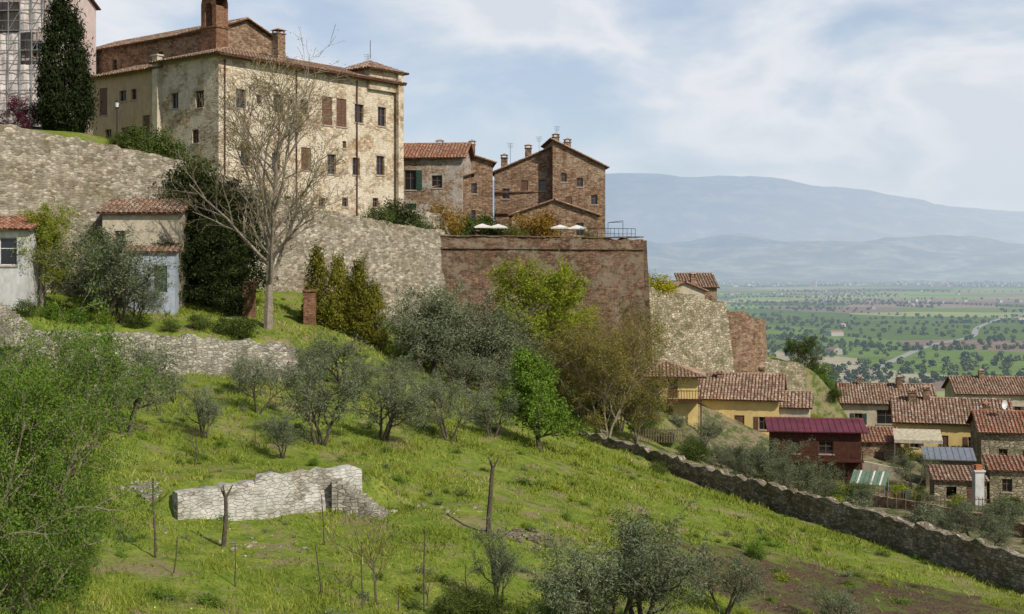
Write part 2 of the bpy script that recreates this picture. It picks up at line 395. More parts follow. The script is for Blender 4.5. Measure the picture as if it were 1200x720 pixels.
te=fit([W(*p) for p in [(-100,395,78),(0,392,80),(100,392,83),(200,396,85),(340,405,89),(315,386,93),(100,338,99),(200,346,102),(300,352,104),(0,330,95),(-100,325,90),(400,378,106),(450,385,110),(420,395,100),(380,352,112),(500,395,116)]])
WB=np.array([(-60,74),(-44,79),(X(100,84),84),(X(200,86),86),(X(348,89),89),(-8,93)])
TW=np.array([(-75,84,12.5),(-37,92,10.6),(X(210,105),105,9.0),(X(300,110),110,7.2),(X(360,115),115,5.6),(X(515,128),128,4.0),
 (X(515,128)+.3,128,3.4),(X(750,136),136,3.3),(X(750,136)+.4,143,-1.8),(X(845,153),153,-3.8),(X(848,154),155,-4.9),(X(888,157),157,-6),(X(892,157),160,-10.5),(X(940,160),160,-11)])
def sst(a,b,x):
    t=np.clip((x-a)/(b-a),0,1); return t*t*(3-2*t)
AY0=np.array([X(205,54),54.0]); AY1=np.array([X(420,59),59.0])
def G(x,y):
    x=np.asarray(x,float); y=np.asarray(y,float)
    xc=np.clip(x,-55,72); yc=np.clip(y,28,180)
    l=lo(xc,yc); t=te(xc,yc)
    yb=np.interp(x,WB[:,0],WB[:,1])
    l=l-1.0*np.exp(-np.clip(yb-y,0,99)/4.5)*sst(-11,-17,x)*(y<=yb+.35)
    m=np.where(x<-15.2,(y>yb+.35)*1.0,sst(-1.5,8,y-yb)*sst(-6,-15.2,x)*1.0)
    z=l+(t-l)*m
    ya=np.interp(x,[AY0[0],AY1[0]],[AY0[1],AY1[1]])
    dy=y-ya
    z=z+1.7*(dy>.3)*np.exp(-np.clip(dy,0,99)/6.0)*sst(AY0[0]-1.5,AY0[0]+.5,x)*sst(AY1[0]+2.6,AY1[0]+.4,x)
    z=z+0.12*np.sin(x*.9+1.3*np.sin(y*.5))*np.sin(y*.8+x*.3)+0.07*np.sin(x*2.3+y*1.1)*np.sin(y*1.9-x*.7)
    wy=np.interp(x,TW[:,0],TW[:,1]); pz=np.interp(x,TW[:,0],TW[:,2])-.9
    pz=pz+np.where(x<-22,np.clip((y-wy-2)*.14,0,2.2)*sst(-22,-28,x),0)
    k=(y>wy+.5)*sst(46,36,x)
    z=z+(pz-z)*k
    f=sst(195,430,y+np.maximum(0,x-72)*1.6)
    return z*(1-f)-80*f
def g(x,y): return float(G(np.array([x]),np.array([y]))[0])
DS=np.arange(32,200,.2)
def hit(px,py):
    z=G((px-600)/F*DS,DS); pg=HY-F*z/DS
    i=np.argmax(pg<=py); return DS[i] if (pg<=py).any() else 100.0

def axis(a,b,step,lo_,hi,gr):
    mid=list(np.arange(a,b,step)); r=[b]; s=step
    while r[-1]<hi: s*=gr; r.append(r[-1]+s)
    l=[a];s=step
    while l[-1]>lo_: s*=gr; l.append(l[-1]-s)
    return np.array(l[:0:-1]+mid+r)
xs=axis(-60,72,.75,-16000,16000,1.13); ys=axis(30,190,.75,-400,16500,1.09)
GX,GY=np.meshgrid(xs,ys); GZ=G(GX,GY)
def soilmask(x,y):
    a=((x-15.0)+(y-60)*.15)/9.5; b=((y-60.5)-(x-15)*.25)/6.2
    return sst(1.15,.8,np.sqrt(a*a+b*b)+.2*np.sin(x*1.3)*np.sin(y*1.7))
def pathm(x,y):
    return sst(0,5,x-np.interp(y,[70,112],[29,7]))*sst(10,20,x)*sst(68,75,y)*sst(185,150,y)
nx,ny=len(xs),len(ys)
def qmesh(name,V,Q,mi=None,rnd=None,mats=(),smooth=False):
    V=np.ascontiguousarray(V,np.float32); Q=np.ascontiguousarray(Q,np.int32)
    me=bpy.data.meshes.new(name); me.vertices.add(len(V)); me.vertices.foreach_set('co',V.ravel())
    me.loops.add(Q.size); me.loops.foreach_set('vertex_index',Q.ravel())
    me.polygons.add(len(Q)); me.polygons.foreach_set('loop_start',np.arange(len(Q),dtype=np.int32)*4)
    for m in mats: me.materials.append(M[m] if isinstance(m,str) else m)
    if mi is not None: me.polygons.foreach_set('material_index',np.ascontiguousarray(mi,np.int32))
    if rnd is not None:
        a=me.attributes.new('rnd','FLOAT','FACE'); a.data.foreach_set('value',np.ascontiguousarray(rnd,np.float32))
    me.update(calc_edges=True)
    me.polygons.foreach_set('use_smooth',np.full(len(Q),smooth)); return me
idx=np.arange(nx*ny).reshape(ny,nx)
Q=np.stack([idx[:-1,:-1],idx[:-1,1:],idx[1:,1:],idx[1:,:-1]],-1).reshape(-1,4)
V=np.stack([GX,GY,GZ],-1).reshape(-1,3)

m,nt=newmat('hillside_ground'); P=pos(nt)
n1=noise(nt,P,0.16,4,.65); n2=noise(nt,P,0.9,4.5,.75); n3=noise(nt,P,7,3,.7)
gr=ramp(nt,n2,[(.28,(.06,.085,.018)),(.45,(.125,.165,.028)),(.6,(.20,.225,.042)),(.75,(.28,.25,.09))])
gr=mixc(nt,ramp(nt,n1,[(.42,0.),(.6,.5)]),gr,(.135,.19,.026))
gr=mixc(nt,ramp(nt,noise(nt,P,.35,4.5,.8),[(.52,0.),(.62,.85)]),gr,(.22,.17,.10))
gr=mixc(nt,.5,gr,ramp(nt,n3,[(.3,.35),(.7,1.35)]),'MULTIPLY')
so=mixc(nt,ramp(nt,n3,[(.35,0.),(.65,1.)]),(.05,.034,.022),(.12,.085,.056))
so=mixc(nt,ramp(nt,n2,[(.52,0.),(.6,.8)]),so,(.09,.125,.028))
near=mixc(nt,attr(nt,'soil'),gr,so)
gd=mixc(nt,ramp(nt,n2,[(.42,0.),(.56,1.)]),(.065,.09,.025),(.20,.16,.105))
near=mixc(nt,attr(nt,'yard'),near,gd)
finish(nt,principled(nt,near,.95,.1,n3,.6,.12)); M['ground']=m
m,nt=newmat('valley_fields'); P=pos(nt)
rot=nd(nt,'ShaderNodeMapping'); nt.links.new(P,rot.inputs[0]); rot.inputs['Rotation'].default_value=(0,0,.3); rot.inputs['Scale'].default_value=(1/330,1/340,0)
wv=nd(nt,'ShaderNodeTexVoronoi',voronoi_dimensions='2D',distance='CHEBYCHEV',Scale=1.,Randomness=.75); nt.links.new(rot.outputs[0],wv.inputs['Vector'])
sp=nt.nodes.new('ShaderNodeSeparateColor'); nt.links.new(wv.outputs['Color'],sp.inputs[0])
fc=ramp(nt,sp.outputs[0],[(0,(.09,.14,.03)),(.12,(.22,.30,.06)),(.26,(.27,.20,.15)),(.40,(.13,.19,.04)),(.50,(.27,.30,.11)),(.62,(.05,.08,.028)),(.68,(.35,.31,.20)),(.80,(.16,.25,.05)),(.90,(.21,.15,.11))],'CONSTANT')
fc=mixc(nt,.5,fc,ramp(nt,noise(nt,P,.02,4,.7),[(.3,.5),(.7,1.3)]),'MULTIPLY')
finish(nt,painted_haze(nt,principled(nt,fc,.95,.1))); M['fields']=m
cyc=(GY+np.maximum(0,GX-72)*1.6); pm=(cyc>400)
mi=(pm[:-1,:-1]).ravel().astype(np.int32)
me=qmesh('ground',V,Q,mi,None,['ground','fields'],True)
for nm,arr in(('soil',soilmask(GX,GY)),('yard',pathm(GX,GY))):
    a=me.attributes.new(nm,'FLOAT','POINT'); a.data.foreach_set('value',arr.ravel().astype(np.float32))
scene.collection.objects.link(bpy.data.objects.new('ground',me))

# ------------------------------------------------------------------ distant hills
def hillmesh(name,y0,y1,nyy,prof,ax,amp,seed,mat,taper=1.):
    hx=np.linspace(-14000,16000,300); hy=np.linspace(y0,y1,nyy); HXX,HYY=np.meshgrid(hx,hy); HZ=np.zeros_like(HXX)
    for i in range(HXX.shape[0]):
        for j in range(HXX.shape[1]):
            x,y=HXX[i,j],HYY[i,j]
            b=mn.ridged_multi_fractal(Vector((x/ax+seed,y/ax+.7,2.2)),1.0,2.1,5,1.0,2.0)-1.
            f=mn.fractal(Vector((x/1500,y/1500,seed)),.9,2.1,5)
            xr=x/((y0+y1)/2)*1500+600; ridge=np.interp(xr,prof[0],prof[1])
            t=(y-y0)/(y1-y0); t=math.sin(math.pi*min(1,t*.62))**1.3 if t<.8065 else 1
            HZ[i,j]=-88+t*(ridge+b*amp+f*amp*.6)
    k=np.arange(HXX.size).reshape(HXX.shape)
    Qh=np.stack([k[:-1,:-1],k[:-1,1:],k[1:,1:],k[1:,:-1]],-1).reshape(-1,4)
    me=qmesh(name,np.stack([HXX,HYY,HZ],-1).reshape(-1,3),Qh,None,None,[mat],True)
    scene.collection.objects.link(bpy.data.objects.new(name,me))
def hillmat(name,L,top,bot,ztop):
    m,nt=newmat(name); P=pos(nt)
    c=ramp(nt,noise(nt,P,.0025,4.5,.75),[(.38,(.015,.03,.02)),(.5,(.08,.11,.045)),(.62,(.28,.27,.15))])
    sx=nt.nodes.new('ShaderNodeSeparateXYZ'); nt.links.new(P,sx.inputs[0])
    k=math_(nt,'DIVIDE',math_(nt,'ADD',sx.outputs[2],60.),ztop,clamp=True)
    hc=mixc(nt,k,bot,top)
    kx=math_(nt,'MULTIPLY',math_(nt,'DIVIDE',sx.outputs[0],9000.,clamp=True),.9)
    hc=mixc(nt,kx,hc,(.64,.71,.79))  # haze tint painted on the hills, paler near the base and to the right
    finish(nt,painted_haze(nt,principled(nt,c,.95,.05),L,hc)); M[name]=m
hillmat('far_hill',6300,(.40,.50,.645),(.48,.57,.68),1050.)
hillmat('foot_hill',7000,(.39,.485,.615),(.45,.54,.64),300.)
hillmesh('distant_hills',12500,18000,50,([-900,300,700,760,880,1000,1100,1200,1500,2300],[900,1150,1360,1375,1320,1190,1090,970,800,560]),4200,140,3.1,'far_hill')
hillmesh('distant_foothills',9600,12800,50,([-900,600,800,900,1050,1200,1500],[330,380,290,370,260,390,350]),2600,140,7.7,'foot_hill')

# ------------------------------------------------------------------ vegetation engine
def nrm(v): return v/(np.linalg.norm(v,axis=-1,keepdims=True)+1e-9)
class TB:
    def __init__(s,seed): s.r=np.random.default_rng(seed); s.V=[];s.Q=[];s.M=[];s.R=[];s.n=0
    def tube(s,pts,rad,sides=5,mat=0):
        pts=np.array(pts);rad=np.array(rad);k=len(pts)
        T=nrm(np.gradient(pts,axis=0)); ref=np.array([.31,.87,.13])
        u=nrm(np.cross(T,ref)); v=np.cross(T,u); a=np.arange(sides)*2*math.pi/sides
        R=pts[:,None]+rad[:,None,None]*(np.cos(a)[None,:,None]*u[:,None]+np.sin(a)[None,:,None]*v[:,None])
        i=np.arange(k*sides).reshape(k,sides)+s.n; j=np.roll(i,-1,1)
        q=np.stack([i[:-1],j[:-1],j[1:],i[1:]],-1).reshape(-1,4)
        s.V.append(R.reshape(-1,3));s.Q.append(q);s.M.append(np.full(len(q),mat));s.R.append(np.full(len(q),.5));s.n+=k*sides
    def leaves(s,C,N,size,asp,cr,mat=1,nb=.7,vert=0.0):
        n=len(C); nn=nrm(nrm(N)*nb+nrm(s.r.normal(size=(n,3)))); a=s.r.normal(size=(n,3)); a[:,2]+=vert
        a=nrm(a-(a*nn).sum(1,keepdims=True)*nn); b=np.cross(nn,a); l=(size*(.6+.8*s.r.random(n)))[:,None]
        V=np.stack([C+a*l,C+b*l*asp,C-a*l,C-b*l*asp],1).reshape(-1,3)
        q=np.arange(4*n).reshape(n,4)+s.n
        s.V.append(V);s.Q.append(q);s.M.append(np.full(n,mat));s.R.append(np.clip(cr*.55+s.r.random(n)*.45,0,1));s.n+=4*n
    def mesh(s,name,mats):
        V=np.concatenate(s.V); me=qmesh(name,V,np.concatenate(s.Q),np.concatenate(s.M),np.concatenate(s.R),mats)
        HT[me.name]=float(np.percentile(V[:,2],99.8)); return me
HT={}
def make_tree(name,seed,mats,stems=1,tilt=.1,L=5.,r=.15,kids=(6,5),ratio=(.5,.5),ang=(.8,.8),start=(.35,.2),wob=.12,up=(.03,.05,.05),
              leaflev=2,sig=.25,nleaf=18,lsize=.08,asp=.45,nb=.7,shape='round',vert=0.,segs=5,rmin=.006):
    t=TB(seed); R=t.r; maxlev=len(kids); nodes=[]
    def grow(p,d,Ln,rad,lev):
        n=segs if lev<2 else 4; pts=[p];rr=[rad]
        for i in range(n):
            d=nrm(d+R.normal(0,wob*(1+.4*lev),3)+np.array([0,0,up[min(lev,len(up)-1)]])); p=p+d*Ln/n
            pts.append(p); rr.append(max(rad*(1-(i+1)/n*(.75 if lev<maxlev else .85)),rmin))
        t.tube(pts,rr,7 if lev==0 else (5 if lev==1 else 4 if lev==2 else 3)); pts=np.array(pts)
        if lev>=leaflev: nodes.extend(pts[1:])
        elif lev==leaflev-1: nodes.extend(pts[-2:])
        if lev<maxlev:
            k=kids[lev]; az0=R.random()*6.28
            for j in range(k):
                f=start[lev]+(1-start[lev])*(j+R.random()*.8)/k; fi=min(f,.999)*n; i=int(fi); q=pts[i]+(pts[i+1]-pts[i])*(fi-i)
                dd=nrm(pts[i+1]-pts[i]); az=az0+j*2.4+R.normal(0,.3); ref=np.array([1.,0,0]) if abs(dd[0])<.8 else np.array([0,1.,0])
                u=nrm(np.cross(dd,ref)); v=np.cross(dd,u); an=ang[lev]*(1+R.normal(0,.18))
                nd_=dd*math.cos(an)+(u*math.cos(az)+v*math.sin(az))*math.sin(an)
                sf=1.
                if lev==0: sf={'round':.65+.6*math.sin(math.pi*min(1,max(0,(f-start[0])/(1-start[0]+.001)*.8+.15))),'cone':1.25-1.0*f,'flat':1.}[shape]
                grow(q,nd_,Ln*ratio[lev]*sf*(.8+.4*R.random()),rr[i]*.62,lev+1)
    for k in range(stems):
        az=k*6.28/stems+R.random(); tl=tilt*(1 if stems>1 else R.random())
        grow(np.array([.1*math.cos(az)*(stems>1),.1*math.sin(az)*(stems>1),-.25]),nrm(np.array([math.cos(az)*tl,math.sin(az)*tl,1.])),L*(.85+.3*R.random() if stems>1 else 1),r,0)
    if nleaf>0 and nodes:
        Nn=np.array(nodes)
        cen=Nn.mean(0); k=len(Nn); cr=np.clip(R.normal(.5,.25,k),0,1)
        off=R.normal(0,1,(k,nleaf,3))*sig*(.6+.8*R.random((k,1,1))); C=(Nn[:,None]+off).reshape(-1,3)
        No=(nrm(off)+nrm(Nn-cen)[:,None]*.8+np.array([0,0,.4])).reshape(-1,3)
        t.leaves(C,No,lsize,asp,np.repeat(cr,nleaf),1,nb,vert)
    return t.mesh(name,mats)
def make_clump(name,seed,mats,prof,H,n=60,per=140,sig=.22,lsize=.07,asp=.45,vert=0.,shell=.55,trunk=.12,nb=.8,jit=.1):
    t=TB(seed); R=t.r
    cs_=[]; pm_=max(prof(q/10) for q in range(11))
    while len(cs_)<n:
        f=R.random(); rm=prof(f)
        if R.random()>rm/pm_: continue
        rr=rm*(shell+(1-shell)*R.random())*(1+R.normal(0,jit)); a=R.random()*6.28
        cs_.append((rr*math.cos(a),rr*math.sin(a),f*H))
    cs_=np.array(cs_)
    t.tube([[0,0,-.3],[.02,0,H*.4],[0,.03,H*.85]],[trunk,trunk*.7,trunk*.2],6)
    for c in cs_[::max(1,n//14)]: t.tube([[0,0,max(0,c[2]*.5)],list(c*np.array([.5,.5,.85])),list(c)],[trunk*.4,trunk*.25,.01],4)
    cr=np.clip(R.normal(.5,.28,n),0,1); sg=sig*(.6+.8*R.random((n,1,1)))
    off=R.normal(0,1,(n,per,3))*sg*np.array([1,1,.85 if vert==0 else 1.5])
    C=(cs_[:,None]+off).reshape(-1,3); C[:,2]=np.maximum(C[:,2],.02)
    axis_=np.zeros_like(cs_); axis_[:,2]=cs_[:,2]*.8+.1*H
    No=(nrm(off)*.9+nrm(cs_-axis_)[:,None]).reshape(-1,3)
    t.leaves(C,No,lsize,asp,np.repeat(cr,per),1,nb,vert)
    return t.mesh(name,mats)
M['l_olive']=leaf_mat('olive_leaves',(.07,.085,.045),(.19,.21,.12),.12,(.30,.32,.21))
M['l_spring']=leaf_mat('spring_leaves',(.12,.15,.014),(.32,.35,.04),.3)
M['l_green']=leaf_mat('fresh_green_leaves',(.05,.10,.015),(.15,.23,.034),.22)
M['l_dark']=leaf_mat('evergreen_oak_leaves',(.016,.026,.010),(.065,.08,.027),.08)
M['l_cyp']=leaf_mat('cypress_leaves',(.010,.017,.008),(.034,.044,.016),.05)
M['l_thuja']=leaf_mat('thuja_leaves',(.055,.06,.009),(.23,.21,.032),.12)
M['l_bronze']=leaf_mat('bronze_bud_leaves',(.12,.10,.025),(.27,.23,.06),.25)
M['l_orange']=leaf_mat('russet_leaves',(.12,.065,.015),(.30,.18,.035),.25)
M['l_purple']=leaf_mat('plum_leaves',(.05,.012,.022),(.15,.035,.06),.2)
M['l_yellow']=leaf_mat('yellow_leaves',(.2,.18,.02),(.40,.36,.03),.3)
M['l_bush']=leaf_mat('bush_leaves',(.03,.048,.013),(.10,.13,.03),.15)
OL=[make_tree('olive_mesh',11+i,['bark_d','l_olive'],stems=3,tilt=.33,L=3.0,r=.11,kids=(6,5),ratio=(.5,.55),ang=(.75,.8),start=(.42,.15),sig=.16,nleaf=26,lsize=.058,asp=.34,up=(.02,.07,0)) for i in range(4)]
SP=[make_tree('spring_mesh',31+i,['bark','l_spring'],stems=1,L=7.5,r=.2,kids=(12,6,4),ratio=(.40,.5,.5),ang=(.85,.75,.8),start=(.25,.2,.2),sig=.22,nleaf=17,lsize=.085,asp=.5,leaflev=3,up=(.02,.06,.03)) for i in range(2)]
OAK=[make_clump('oak_mesh',41+i,['bark_d','l_dark'],lambda f:3.0*math.sin(math.pi*min(1,(f*.82+.14)))**.6,9.5,n=100,per=130,sig=.42,lsize=.13,asp=.5,shell=.4,jit=.2) for i in range(2)]
CYP=make_clump('cypress_mesh',51,['bark_d','l_cyp'],lambda f:2.1*(1-f)**.5*min(1,f*4+.3),12,n=420,per=75,sig=.24,lsize=.15,asp=.3,vert=2.,shell=.72,jit=.1)
THU=[make_clump('thuja_mesh',53+i,['bark_d','l_thuja'],lambda f:1.05*(1-f)**.7*min(1,f*5+.4),6,n=110,per=80,sig=.17,lsize=.10,asp=.3,vert=1.5,shell=.75) for i in range(2)]
CON=make_tree('conical_mesh',57,['bark_d','l_green'],L=6,r=.14,kids=(24,7),ratio=(.36,.45),ang=(1.1,.8),start=(.15,.15),sig=.2,nleaf=24,lsize=.085,asp=.4,shape='cone',up=(0.02,.08,0),tilt=.3)
WIL=make_tree('foreground_mesh',61,['bark','l_green'],stems=4,tilt=.22,L=6.8,r=.09,kids=(13,6,4),ratio=(.34,.5,.5),ang=(.65,.7,.7),start=(.12,.15,.1),sig=.13,nleaf=15,lsize=.043,asp=.4,leaflev=3,up=(.03,.08,.02))
BARE=make_tree('bare_mesh',71,['bark','l_bronze'],stems=1,L=15,r=.38,kids=(15,7,5,3),ratio=(.44,.48,.5,.6),ang=(.66,.6,.6,.6),start=(.22,.25,.2,.2),sig=.14,nleaf=2,lsize=.06,asp=.5,leaflev=4,wob=.07,up=(.02,.10,.06,.03),segs=7,rmin=.016)
BAR2=[make_tree('barefruit_mesh',73+i,['bark_d','l_bronze'],stems=1,L=2.4,r=.06,kids=(7,4,3),ratio=(.55,.5,.5),ang=(.6,.6,.6),start=(.4,.2,.2),sig=.08,nleaf=2,lsize=.03,leaflev=3,wob=.12,up=(.02,.12,.05)) for i in range(2)]
BRZ=[make_tree('bronze_mesh',79+i,['bark','l_bronze'],stems=3,tilt=.3,L=9.5,r=.14,kids=(12,6,4),ratio=(.42,.48,.5),ang=(.6,.65,.7),start=(.2,.2,.2),sig=.2,nleaf=8,lsize=.075,asp=.5,leaflev=3,up=(.03,.08,.03),rmin=.012) for i in range(2)]
def ball(f): return 1.0*math.sin(math.pi*(f*.8+.15))**.7
BU=[make_clump('bush_mesh',81+i,['bark_d','l_bush'],ball,1.7,n=45,per=90,sig=.22,lsize=.055,asp=.5,shell=.4,trunk=.03) for i in range(3)]
WD=[make_clump('weed_mesh',91+i,['bark_d','l_green'],lambda f:.55*(1-f*.6),.4,n=22,per=26,sig=.12,lsize=.07,asp=.25,vert=1.2,shell=.1,trunk=.01) for i in range(3)]
def recol(me,mt):
    k=me.name+mt
    if k in bpy.data.meshes: return bpy.data.meshes[k]
    c=me.copy(); c.name=k; c.materials[1]=M[mt]; HT[c.name]=HT[me.name]; return c
def put(name,me,x,y,h,wide=1.,rot=None,z=None,lean=0.):
    o=bpy.data.objects.new(name,me); scene.collection.objects.link(o)
    s=h/HT[me.name]; o.scale=(s*wide*random.uniform(.9,1.1),s*wide*random.uniform(.9,1.1),s); o.location=(x,y,(g(x,y) if z is None else z)-.05)
    o.rotation_euler=(0,lean,random.random()*6.28 if rot is None else rot); return o
def at(name,me,px,py,hpx,wide=1.,d=None,**k):
    d=hit(px,py) if d is None else d
    return put(name,me,X(px,d),d,hpx*d/F,wide,**k)

# ------------------------------------------------------------------ free-standing / retaining walls
def wall_strip(name,pts,thick,mat,batter=0.,seg=.5,rough=.07,base=.8):
    pts=[tuple(p) for p in pts]; st=[]; acc=0
    for (a,b) in zip(pts[:-1],pts[1:]):
        L=math.hypot(b[0]-a[0],b[1]-a[1]); n=max(1,int(round(L/seg)))
        for i in range(n+(1 if b is pts[-1] else 0)):
            t=i/n; st.append((a[0]+(b[0]-a[0])*t,a[1]+(b[1]-a[1])*t,a[2]+(b[2]-a[2])*t,acc+L*t,(b[1]-a[1])/L,-(b[0]-a[0])/L))
        acc+=L
    bb=B(); cols=[]
    rn=lambda a,b,c: mn.noise(Vector((a,b,c)))
    for (x,y,z,u,nx_,ny_) in st:
        tz=z+rough*(rn(u*.9,z,1.)*1.6+rn(u*3,0,5.)*1.2)
        zb=min(g(x+nx_*(thick/2+.4),y+ny_*(thick/2+.4)),g(x,y),g(x-nx_*thick*.5,y-ny_*thick*.5))-base
        cols.append((x,y,tz,zb,u,nx_,ny_))
    H=max(c[2]-c[3] for c in cols); R_=max(3,int(H/.6))
    def fp(c,r,side):
        x,y,tz,zb,u,nx_,ny_=c; v=zb+(tz-zb)*r/R_
        o=side*thick/2+ (batter*(tz-v) if side>0 else 0)+rough*(rn(u*1.1,v*1.1,3.+side)+.6*rn(u*.35,v*.35,8.))
        return (x+nx_*o,y+ny_*o,v),(u,v)
    for a,b in zip(cols[:-1],cols[1:]):
        for s in(1,-1):
            for r in range(R_):
                q=[fp(a,r,s),fp(b,r,s),fp(b,r+1,s),fp(a,r+1,s)]
                if s<0: q=q[::-1]
                bb.poly([p[0] for p in q],0,.5,[p[1] for p in q])
        q=[fp(a,R_,1)[0],fp(b,R_,1)[0],fp(b,R_,-1)[0],fp(a,R_,-1)[0]]
        bb.poly(q,0,.5,[(a[4],0),(b[4],0),(b[4],thick),(a[4],thick)])
    for c in(cols[0],cols[-1]):
        for r in range(R_):
            q=[fp(c,r,1)[0],fp(c,r,-1)[0],fp(c,r+1,-1)[0],fp(c,r+1,1)[0]]; bb.poly(q,0)
    return bb.obj(name,[mat,'trim'])
T=[tuple(p) for p in TW]
wall_strip('town_wall',T[0:6],1.4,'rubble',batter=.06,rough=.14)
ba=(T[6][0]-.4,T[6][1]-.2,3.4); bc=(T[7][0],T[7][1],3.3)
e=empty('brick_bastion',(0,0,0))
o=wall_strip('face',[ba,bc],1.5,'brick',batter=.05,rough=.16); o.parent=e
o=wall_strip('flank',[bc,(bc[0]+.6,150,1.5)],1.4,'brick',batter=.05,rough=.08); o.parent=e
bb=B()
dv=Vector((bc[0]-ba[0],bc[1]-ba[1],0)); dn=dv.normalized(); nn=Vector((dn.y,-dn.x,0))
bb.pbox(Vector((ba[0],ba[1],2.25))+nn*.82,dv,nn*.2,Vector((0,0,.2)),0)
k=14
for i in range(k):
    bb.pbox(Vector((ba[0],ba[1],3.5+random.uniform(-.06,.06)))+dv*(i/k)+nn*-.85,dv*(.985/k),nn*1.75,Vector((0,0,.13)),0)
bb.obj('string_course',['brick'],e)
wall_strip('stone_rampart',[(T[8][0]+.1,T[8][1],-1.8),(X(800,148),148,-2.7),T[9]],1.3,'rampart',batter=.16,rough=.2)
wall_strip('rampart_tower',[(X(834,153),154,-4.5),(X(868,155),155,-5),(X(888,157),157,-6.2),(X(888,170),168,-6.4)],1.2,'brick_house',batter=.05,rough=.14)
wall_strip('lower_rampart',[(X(862,156),156,-10.2),(X(905,157),158,-10.9),(X(940,160),160,-11.6)],1.0,'rampart',batter=.05,rough=.2)
wall_strip('terrace_wall',[(-60,74,-1.4),(-44,79,-2.8),(X(100,84),84,Z(389,84)),(X(200,86),86,Z(393,86)),(X(300,88),88,Z(400,88)),(X(348,89),89,Z(405,89))],.8,'terrace',batter=.08,rough=.2)
wall_strip('orchard_wall',[(AY0[0],AY0[1],Z(577,54)),(X(262,55.2),55.2,Z(569,55.2)),(X(300,56),56,Z(565,56)),(X(304,56),56,Z(557,56)),(X(375,58),58,Z(551,58)),(X(402,58.6),58.6,Z(548,58.6)),(AY1[0],AY1[1],Z(550,59))],.7,'rubble_light',batter=.05,rough=.13,seg=.35)
wall_strip('boundary_wall',[(X(682,112),112,-13.95),(X(760,102),104,-14.3),(X(800,98.4),98.4,-14.55),(X(900,89.5),89.5,-14.9),(X(1000,81.8),81.8,-15.0),(X(1200,70),70,-15.4),(X(1400,60),60,-16)],.6,'rubble_grey',rough=.25,seg=.45)
wall_strip('garden_bed_wall',[(X(150,92),92,Z(372,92)),(X(280,95),95,Z(374,95))],.35,'terrace',rough=.1)
wall_strip('street_parapet',[(X(-40,118),116,13.2),(X(108,116),116,13.0)],.5,'rubble',rough=.08)
wall_strip('garden_wall',[(X(455,127),128.5,6.4),(X(525,134),134,5.9)],.5,'rubble',rough=.1)
wall_strip('low_garden_wall',[(X(1030,104),106,g(X(1030,104),106)+1.0),(X(1110,100),101,g(X(1110,100),101)+1.),(X(1210,93),94,g(X(1210,93),94)+1.)],.35,'brick_house',rough=.12)
wall_strip('yard_wall',[(X(1000,133),133,g(X(1000,133),133)+1.3),(X(1060,131),131,g(X(1060,131),131)+1.3)],.35,'cream',rough=.05)

# ------------------------------------------------------------------ town buildings
ops=[('f',2.1,9.7,1.0,1.4,'t'),('f',5.6,9.5,1.15,1.5,'t'),('f',5.0,6.4,.9,1.2,'w'),('f',2.6,3.6,.7,.9,'w')]
for t_,v_,k,w_,h_ in((2.5,9.5,'w',1.1,1.7),(4.6,10.1,'w',.6,.8),(6.9,9.5,'w',1.1,1.7),(10.1,9.7,'w',.95,1.4),(13.0,8.95,'c',1.35,2.7),(14.9,8.95,'c',1.35,2.7),(17.3,9.55,'t',1.2,1.8),(20.5,9.5,'t',1.15,1.9)): ops.append(('r',t_,v_,w_,h_,k))
for t_,v_,k,w_,h_ in((3.0,4.4,'w',1.1,1.8),(6.6,4.2,'w',1.0,1.6),(10.3,4.5,'c',1.25,2.1),(13.6,4.3,'t',1.1,1.9),(15.3,6.9,'w',.5,.7),(16.9,4.4,'w',1.0,1.7),(20.3,4.6,'t',1.15,1.9)): ops.append(('r',t_,v_,w_,h_,k))
for t_ in(8.,12.3,15.4,19.6): ops.append(('r',t_,1.2+random.uniform(-.2,.2),.8,.9,'w'))
P0=(-32.1,116.9); pal=building('stone_palace',(P0[0],P0[1],5.0),-38,8.2,22.6,14.1,'hip',17,.75,'palace','tile',ops,
  chims=[(6.5,8.4,15.0,.9,2.1)],sink=3,cornice=True)
bb=B(); x0,x1,y0,y1=4.3,8.55,18.4,22.95
bb.box((x0,y0,13.),(x1,y1,15.1),0); bb.box((x1+.002,y1-.75,-3),(x1+.35,y1,15.0),0)
bb.obj('belvedere',['palace'],pal)
rb=B(); ov=.55; t=math.tan(math.radians(24)); c_=math.cos(math.radians(24)); s_=math.sin(math.radians(24)); w_=x1-x0;d_=y1-y0;m_=w_/2+ov
z0=15.12-ov*t
roof_plane(rb,(x0-ov,y0-ov,z0),(1,0,0),(0,c_,s_),w_+2*ov,m_/c_,m_,m_);roof_plane(rb,(x1+ov,y1+ov,z0),(-1,0,0),(0,-c_,s_),w_+2*ov,m_/c_,m_,m_)
roof_plane(rb,(x1+ov,y0-ov,z0),(0,1,0),(-c_,0,s_),d_+2*ov,m_/c_,m_,m_);roof_plane(rb,(x0-ov,y1+ov,z0),(0,-1,0),(c_,0,s_),d_+2*ov,m_/c_,m_,m_)
rb.rod(((x0+x1)/2,(y0+y1)/2,16.5),((x0+x1)/2,(y0+y1)/2,18.3),.035,1,5); rb.obj('belvedere_roof',['tile','tile_base'],pal)
bb=B(); bb.box((-.5,-.55,6.0),(.25,-.003,14.6),0); bb.box((-.6,-.65,14.602),(.35,.1,14.75),0); bb.obj('flue',['cream'],pal)
bb=B()
for y in(.6,9.,16.9): bb.rod((8.33,y,-2),(8.33,y,13.6),.06,0,6)
bb.rod((8.95,-.6,13.84),(8.95,23.2,13.84),.08,0,6); bb.obj('downpipes',['darkwood'],pal)
